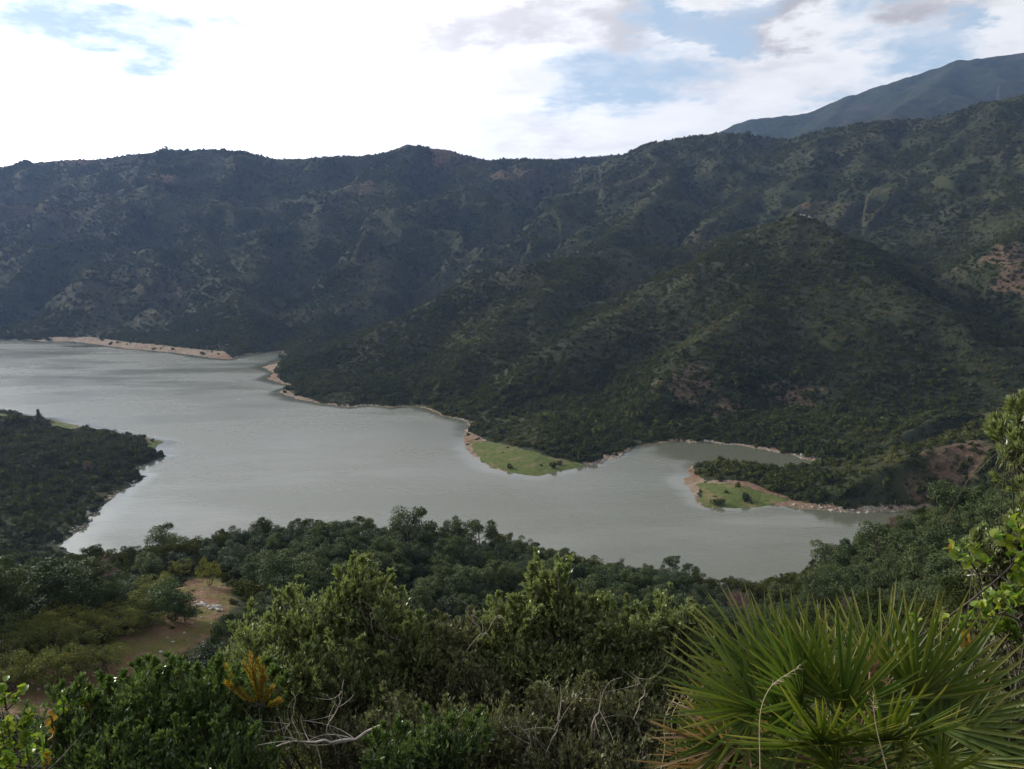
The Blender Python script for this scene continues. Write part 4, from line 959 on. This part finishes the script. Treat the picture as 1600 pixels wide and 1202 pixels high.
big_shrub('shrub', [(640,1150,100,60,4.2),(760,1165,90,70,4.1),(880,1130,90,70,4.3),(980,1130,70,70,4.4),(540,1170,90,50,4.3),(900,1200,140,60,4.0)], B(780, 4.7), 6, M_GREYLEAF,
          'dark tangled shrub showing many bare grey stems below the leafy tops', twigs=2300, per=13, leafL=.030, stem=.014, shoots=5)
big_shrub('shrub', [(690,1170,70,50,3.8),(620,1195,60,40,3.8)], B(665, 4.0), 7, M_LENT, 'small dark green leafy shrub at the bottom beside the pale dead branch', twigs=520, per=16)
big_shrub('shrub', [(1560,1070,60,60,3.6),(1640,1080,60,90,3.7),(1540,1150,70,60,3.5),(1500,1020,40,35,3.9)], B(1590, 3.8), 8, M_GREYLEAF,
          'dark brownish tangle of shrub behind the fan palm under the bright leaves', twigs=1100, per=12)
big_shrub('shrub', [(1590,700,26,45,3.6),(1625,720,40,60,3.6),(1650,800,50,60,3.6)], (P(1950, 800, 3.7)[0], 3.7), 9, M_OLIVE,
          'willowy olive leaved shoots reaching in over the wooded slope', twigs=190, per=15, leafL=.042, leafW=.009, spread=.5, stem=.012,
          sprays=((1598,700,1578,640,3.6,10),(1600,720,1545,680,3.6,9),(1600,768,1552,742,3.6,6),(1600,740,1570,700,3.6,8)))
big_shrub('shrub', [(1575,905,45,50,3.9),(1545,880,35,30,3.9),(1600,850,30,35,3.9),(1590,960,40,35,3.9)], (P(1780, 980, 4.0)[0], 4.0), 10, M_OLIVE,
          'loose green shrub mixed in behind the bright round leaves', twigs=520, per=13, leafL=.034, leafW=.013)
def heath():
    rg = np.random.default_rng(31); px, py, Y = 405, 1100, 4.0; c = np.array(P(px, py, Y)); bx, by = c[0], c[1]; bz = gz(bx, by); e = empty('heath_sprig', (bx, by, bz)); o3 = np.array([bx, by, bz]); st = []; A = []; D = []
    for x1, y1 in ((390,1022),(402,1030),(380,1038),(410,1045),(396,1050),(425,1075),(415,1060),(355,1068),(362,1072),(436,1095),(352,1040)):
        b = np.array(P(x1, y1, Y)); a = np.array(P(405+rg.normal()*8, 1105, Y)); p = curve(a, b, .05, 9, rg); st.append(tube(p, np.linspace(.004, .0015, 9), 4)); A.append(p[2:]); D.append(unit(b-a))
    st.append(tube(curve(o3, P(405, 1105, Y), .04, 6, rg), np.linspace(.008, .005, 6), 5))
    v, f, t = leaves_along(np.array(A), np.array(D), 300, .030, .004, .9, rg); V, F = merge(st)
    obj('stems', mesh_np('stems', V-o3, F, M_STEM), e); o = obj('foliage', mesh_np('foliage', v-o3, f, M_YELLOW, False, {'tint': t}), e); o['kind'] = 'stuff'
    tag(e, 'upright golden yellow sprigs with orange tips among dark green shrubs', 'heath sprig')
heath()
# shrubs whose leaves are big enough to tell apart
def leaf_mesh(seed, mat, L=.06, W_=.042):
    rg = np.random.default_rng(seed); t = np.linspace(0, 1, 7); w = W_*.5*np.sin(pi*np.clip(t, .03, 1)**1.35)**.75; w[-1] = W_*.12
    cup = .22; V = []; F = []
    for i, (a, b) in enumerate(zip(t, w)): z = .10*L*math.sin(a*pi)+rg.normal()*.001; V += [(-b, a*L, z+b*cup*1.3), (0, a*L, z), (b, a*L, z+b*cup*1.3)]
    for i in range(6): o = i*3; F += [(o, o+1, o+4, o+3), (o+1, o+2, o+5, o+4)]
    return mesh_np('leaf', V, np.array(F), mat, True)
DENS = 1.55
def leafy_branches(name, twigs, base, seed, label, mats, L=.06, per=9):
    """twigs: (px0,py0,px1,py1,Y,count); every leaf its own object"""
    rg = np.random.default_rng(seed); bx, by = base; bz = gz(bx, by); e = empty(name, (bx, by, bz)); o3 = np.array([bx, by, bz]); tag(e, label, 'shrub'); st = []
    LM = [[leaf_mesh(seed+i, m, L) for i in range(3)] for m in mats]
    mains, prev = 0, o3
    for (x0, y0, x1, y1, Y, n, mi) in twigs:
        a, b = np.array(P(x0, y0, Y)), np.array(P(x1, y1, Y)); p = curve(a, b, .08, 8, rg); st.append(tube(p, np.linspace(.005, .002, 8), 5)); root = o3 if mains % 5 == 0 else prev; st.append(tube(curve(root, a, .08, 7, rg), np.linspace(.010 if mains % 5 == 0 else .005, .004, 7), 5)); prev = a.copy(); mains += 1
        n = int(n*DENS)
        for k in range(n):
            t = .2+.8*(k+rg.uniform())/n; q = p[0]+(p[-1]-p[0])*t; q = p[min(7, int(round(t*7)))]*.5+q*.5; d = unit(unit(b-a)*.6+rand_dirs(1, rg)[0]*.9+np.array([0, -.15, .35]))
            o = obj('leaf', LM[mi if rg.uniform() < .85 else 0][rg.integers(3)], e, tuple(q+rg.normal(0, .008, 3)-o3)); qd = Vector(d).to_track_quat('Y', 'Z'); o.rotation_mode = 'QUATERNION'
            from mathutils import Quaternion
            o.rotation_quaternion = qd @ Quaternion((0, 1, 0), rg.uniform(-1.3, 1.3)); s = rg.uniform(.7, 1.2); o.scale = (s, s, s)
    V, F = merge(st); obj('stems', mesh_np('stems', V-o3, F, M_STEM), e); return e
leafy_branches('broadleaf_shrub', [(1570,1000,1530,945,3.3,16,0),(1580,985,1560,930,3.3,18,0),(1590,1000,1500,965,3.3,10,0),(1600,960,1580,905,3.3,14,0),(1540,985,1545,925,3.4,10,0),(1600,1010,1570,975,3.3,12,0),(1600,930,1600,870,3.3,12,0),
        (1560,900,1505,850,3.4,8,0),(1530,900,1490,858,3.4,8,0),(1500,880,1478,856,3.5,3,1),(1580,880,1566,836,3.4,8,0),(1600,860,1590,815,3.4,10,0),(1430,1000,1424,958,3.2,3,0),(1466,1000,1466,966,3.2,7,0),(1490,1000,1492,975,3.2,4,0),(1520,1030,1512,985,3.3,7,1),
        (1620,990,1620,920,3.3,14,0),(1560,960,1600,930,3.2,10,0)],
        (P(1660, 1000, 3.5)[0], 3.5), 40, 'shrub with large bright yellow green rounded leaves above the fan palm', [M_CAROB, M_AMBER], .046)
DENS = 2.2
leafy_branches('broadleaf_shrub', [(20,1200,12,1130,3.4,12,0),(50,1210,40,1140,3.4,14,0),(30,1150,45,1118,3.4,8,0),(10,1110,2,1070,3.5,8,0),(20,1100,30,1080,3.5,7,0),(110,1110,118,1075,3.9,7,0),(130,1110,132,1078,3.9,6,0),(95,1125,98,1090,3.9,7,0),
        (0,1190,0,1130,3.4,12,0),(75,1200,60,1150,3.5,8,0),(85,1160,80,1120,3.7,4,1),(30,1215,10,1180,3.3,10,0),(60,1215,80,1180,3.3,5,1),(150,1120,130,1095,3.9,6,1)],
        (P(30, 1202, 3.6)[0], 3.6), 50, 'shrub of yellow green and amber leaves at the bottom edge before the red earth', [M_CAROB, M_AMBER], .036)

# ------------------------------------------------------------------ fan palm
def mat_palm(name, c1, c2, c3, spec=.5):
    b = NB(name); a = b.attr('along'); n = b.rnd()
    c = b.mix(n, c1, c2); c = b.mix(b.ss(b.math('ADD', a, b.math('MULTIPLY', n, .25)), .78, 1.30), c, c3)
    st = b.noise(b.obj(), 30, 2); s = b.n('ShaderNodeVectorMath', operation='SCALE'); b.l(c, s.inputs[0]); b.l(b.math('ADD', .75, b.math('MULTIPLY', st, .5)), s.inputs[3])
    return b.bsdf(s.outputs[0], .50, spec*.7, None, .32)
M_PALM = mat_palm('fan palm green', (0.050, 0.088, 0.014), (0.125, 0.148, 0.022), (0.27, 0.23, 0.06))
M_PALMD = mat_palm('dead palm straw', (0.20, 0.12, 0.065), (0.30, 0.20, 0.12), (0.38, 0.29, 0.19), .3)
M_FIBRE = mat_bark('palm fibre', (0.055, 0.038, 0.024), (0.13, 0.09, 0.055), 40)
def blade_arrays(L, w, droop=.06, seed=0):
    rg = np.random.default_rng(seed); t = np.array([0, .22, .5, .78, 1.0]); ww = w*np.array([.45, .9, 1.0, .62, .06])*.5; V = []; F = []
    sw = rg.normal()*.02
    for a, b in zip(t, ww): x = a*L; z = -droop*L*a*a; y = sw*L*a*a; V += [(x, y-b, z+b*.75), (x, y, z), (x, y+b, z+b*.75)]
    for i in range(4): o = i*3; F += [(o, o+1, o+4, o+3), (o+1, o+2, o+5, o+4)]
    return np.array(V), np.array(F), np.repeat(t, 3)
BL = {}
def blade_mesh(i, mat):
    if (i, mat.name) not in BL:
        V, F, t = blade_arrays(1.0, .038, [.02, .05, .09, .04][i % 4], i); BL[(i, mat.name)] = mesh_np('blade', V, F, mat, False, {'along': t})
    return BL[(i, mat.name)]
def palm():
    rg = np.random.default_rng(77); Y0 = 2.75; c = np.array(P(1318, 1190, Y0)); bx, by = c[0], c[1]; bz = gz(bx, by)-.05
    e = empty('fan_palm', (bx, by, bz)); o3 = np.array([bx, by, bz]); tag(e, 'low bushy fan palm with stiff green fans and dry brown fans at its side', 'palm')
    from mathutils import Matrix
    V, F = [], []
    st = [tube(curve((0, 0, -.05), (rg.normal()*.12, rg.normal()*.1, c[2]-bz-.12), .05, 8, rg), np.linspace(.07, .05, 8), 9) for _ in range(3)]
    for k in range(150):
        a = rg.uniform(0, 2*pi); h = rg.uniform(.05, max(.3, c[2]-bz)); st.append(tube(curve((.05*math.cos(a), .05*math.sin(a), h), (.16*math.cos(a), .16*math.sin(a), h+rg.uniform(.02, .16)), .1, 4, rg), [.006, .005, .003, .001], 3))
    V, F = merge(st); obj('trunk', mesh_np('trunk', V, F, M_FIBRE), e)
    crown = c-o3
    NC = [0]
    def frond(px, py, size, spanpx, dead=False, depth=0.0, single=False, twist=0.0, nb=None, arc=100):
        """fan whose hub sits where the picture shows it; size = blade length in m, aims outward from the crown"""
        py += 30; hub = np.array(P(px, py, Y0+depth))-o3; spanpx = (spanpx[0], spanpx[1]+30, spanpx[2]); pd = unit(hub-crown+np.array([0, 0, .02])) if spanpx is None else unit(np.array(P(spanpx[0], spanpx[1], Y0+depth+spanpx[2]))-o3-hub)
        mat = M_PALMD if dead else M_PALM
        pv, pf = tube(curve(crown+rg.normal(0, .03, 3), hub, .05, 7, rg), np.linspace(.008, .005, 7), 5)
        fr = obj('dry_frond' if dead else 'frond', mesh_np('frond', np.r_[pv], pf, mat, False, {'along': np.zeros(len(pv))}), e)
        if dead: fr['label'] = 'dry brown fan hanging at the side of the palm'
        # fan plane: contains pd and a side vector, turned a little
        view = unit(o3+hub-np.array([0, 0, CAM_Z])); side = unit(np.cross(pd, view)); q = Matrix.Rotation(twist, 3, Vector(pd)); side = np.array(q @ Vector(side)); nrm = unit(np.cross(pd, side))
        nb = nb or rg.integers(17, 22); ths = np.radians(np.linspace(-arc, arc, nb))
        BV, BF, BT = [], [], []; off = 0
        for j, th in enumerate(ths):
            thj = th+rg.normal()*.025; d = unit(math.cos(thj)*pd+math.sin(thj)*side+nrm*(.18*abs(math.sin(thj))+rg.normal()*.05)); L = size*(1-.30*(abs(th)/math.radians(arc))**1.6)*rg.uniform(.92, 1.05)
            if dead: d = unit(d+np.array([0, 0, -.05])+.12*rg.normal(size=3)); L *= rg.uniform(.6, 1.05)
            yv = unit(np.cross(nrm, d)); zv = np.cross(d, yv); M = Matrix(((d[0], yv[0], zv[0], hub[0]), (d[1], yv[1], zv[1], hub[1]), (d[2], yv[2], zv[2], hub[2]), (0, 0, 0, 1)))
            bi = int(rg.integers(8))
            if single:
                o = obj('blade', blade_mesh(bi, mat), fr); o.matrix_local = M @ Matrix.Diagonal((L, .50*(size/.5), .50*(size/.5), 1))
            else:
                v, f, t = blade_arrays(L, .0185*(size/.5), [.02, .05, .09, .04][bi % 4], bi); v = v[:, :1]*d+v[:, 1:2]*yv+v[:, 2:]*zv+hub; BV.append(v); BF.append(f+off); BT.append(t); off += len(v)
        if not single:
            o = obj('blades', mesh_np('blades', np.concatenate(BV), np.concatenate(BF), mat, False, {'along': np.concatenate(BT)}), fr); o['kind'] = 'stuff'
    # big fans in front, their blades told apart
    F1 = [(1180,1080,.44,(1075,1030,.0),.0),(1195,1030,.42,(1140,960,.1),.15),(1250,1060,.44,(1225,960,.05),.05),(1320,1075,.46,(1310,960,.0),-.1),(1375,1050,.44,(1385,945,.1),.1),
          (1430,1060,.46,(1475,960,.0),.0),(1455,1100,.50,(1570,1010,.0),.0),(1285,1130,.44,(1215,1040,-.25),-.25),(1380,1130,.44,(1420,1030,-.25),-.25),(1470,1150,.40,(1580,1110,-.1),-.05),(1165,1115,.38,(1050,1090,.0),.05),(1310,1165,.34,(1200,1150,-.2),-.25)]
    for i, (a, b, s, aim, dep) in enumerate(F1): frond(a, b, s, aim, False, dep, True, rg.uniform(-.75, .75), 24, rg.uniform(62, 78))
    for k in range(15):
        a = rg.uniform(-1.45, 1.45); px, py = 1320+150*math.sin(a)*rg.uniform(.5, 1), 1150-115*math.cos(a)*rg.uniform(.4, .95); aim = (1320+330*math.sin(a), 1165-240*math.cos(a), rg.uniform(-.3, .35))
        frond(px, py, rg.uniform(.36, .47), aim, False, rg.uniform(-.1, .4), False, rg.uniform(-1.3, 1.3), None, rg.uniform(55, 80))
    for (a, b, s, aim) in ((1230,1190,.32,(1120,1190,-.1)),(1310,1185,.26,(1240,1230,-.3)),(1400,1180,.26,(1430,1230,-.3)),(1470,1180,.30,(1540,1200,-.1)),(1410,1150,.22,(1450,1180,-.35))): frond(a, b, s, aim, False, -.3, False, rg.uniform(-1, 1))
    for (a, b, s, aim) in ((1145,1145,.42,(1000,1130,.0)),(1165,1125,.40,(1020,1120,.0)),(1150,1170,.42,(1010,1165,.0)),(1190,1190,.32,(1110,1230,-.1)),(1140,1200,.30,(1060,1240,-.1)),(1200,1130,.26,(1120,1110,-.1)),(1360,1020,.20,(1400,960,.1))):
        frond(a, b, s, aim, True, .05, False, rg.uniform(-1, 1), 20, 70)
palm()
def grass_stem(pts, Y, label, curl=0, group=None):
    rg = np.random.default_rng(len(pts)+curl); p = np.array([P(a, b, Y) for a, b in pts]); t = np.linspace(0, len(p)-1, 16); i = np.clip(t.astype(int), 0, len(p)-2); f = (t-i)[:, None]; q = p[i]*(1-f)+p[i+1]*f
    for _ in range(3): q[1:-1] = (q[:-2]+q[1:-1]*2+q[2:])/4
    root = np.array([q[0][0], q[0][1], gz(q[0][0], q[0][1])]); q = np.r_[[root], q]
    e = empty('grass_stalk', tuple(root)); V, F = tube(q-root, np.linspace(.0022, .001, len(q)), 4); m = bpy.data.materials.get('dry grass straw') or NB('dry grass straw').bsdf((.42, .36, .22), .6, .3, None, .3)
    obj('stalk', mesh_np('stalk', V, F, m), e); k = 26; b = q[-5:]-root; A = b[rg.integers(0, 5, k)]; D = unit((b[-1]-b[0])[None]+.5*np.linalg.norm(b[-1]-b[0])*rg.normal(size=(k, 3)))
    (v, f), _ = thin_tubes(A, A+D*.022, .0012, .0005, .05, rg, 2, 3); obj('seed_head', mesh_np('seed_head', v, f, m), e); tag(e, label, 'grass stalk', group)
grass_stem([(1188,1200),(1186,1130),(1190,1100),(1205,1068),(1245,1045)], 2.2, 'thin pale grass stalk arching over in front of the fan palm')
grass_stem([(1386,1202),(1372,1150),(1366,1118),(1365,1090)], 2.2, 'straight pale grass stalk before the middle of the fan palm', 1)
for i in range(4): grass_stem([(1030+i*26, 1215), (1040+i*17, 1170), (1036+i*10, 1125-i*4), (1055+i*15, 1088-i*6)], 2.9+.05*i, 'fine dry grass stalk in the tuft beside the dry fans of the palm', i+2, 'grass stalks beside the dry fans')
def dead_branch(pts, Y, r, label, seed, forks=5):
    rg = np.random.default_rng(seed); p = np.array([P(a, b, Y+c) for a, b, c in pts]); t = np.linspace(0, len(p)-1, 14); i = np.clip(t.astype(int), 0, len(p)-2); f = (t-i)[:, None]; q = p[i]*(1-f)+p[i+1]*f+rg.normal(0, .006, (14, 3))
    root = q[-1].copy(); e = empty('dead_branch', tuple(root)); V, F = tube(q-root, np.linspace(r*.35, r, 14), 6); obj('limb', mesh_np('limb', V, F, M_DEAD, True), e)
    for k in range(forks):
        s = q[rg.integers(2, 12)]; d = unit(rg.normal(size=3)*np.array([1, .4, .9])+unit(q[0]-q[-1])*.9); en = s+d*rg.uniform(.12, .32); V, F = tube(curve(s, en, .12, 7, rg)-root, np.linspace(r*.4, r*.1, 7), 4); obj('twig', mesh_np('twig', V, F, M_DEAD), e)
    tag(e, label, 'branch')
dead_branch([(432,1168,0),(462,1158,0),(500,1160,.02),(548,1156,.1),(600,1130,.3)], 3.7, .009, 'pale bleached dead branch lying across the tangled stems', 1, 9)
dead_branch([(742,955,0),(738,970,0),(752,985,.05),(775,1010,.2)], 4.7, .006, 'bare bleached twigs poking up at the side of the rounded shrub', 2, 6)
dead_branch([(578,965,0),(584,950,0),(580,975,.02),(590,1010,.1)], 4.8, .005, 'crooked pale twig on the shrub with the long shoot', 3, 3)
for i, (a, b) in enumerate(((450,1125),(520,1110),(860,1150),(930,1110),(1000,1090),(820,1170))):
    dead_branch([(a+rng.uniform(-25, 25), b-45, 0), (a+10, b-10, 0), (a-8, b+30, .05), (a+5, b+70, .2)], 3.95, .005, ['bare grey stem just above the pale dead branch', 'bare stems behind the pale dead branch under the long shoot shrub', 'bare grey stem low in the tangle midway to the palm', 'forked bare stem under the peaked middle shrub', 'bare grey stem in the tangle next to the palm', 'low bare stem beside the small dark green shrub'][i], 10+i, 6)
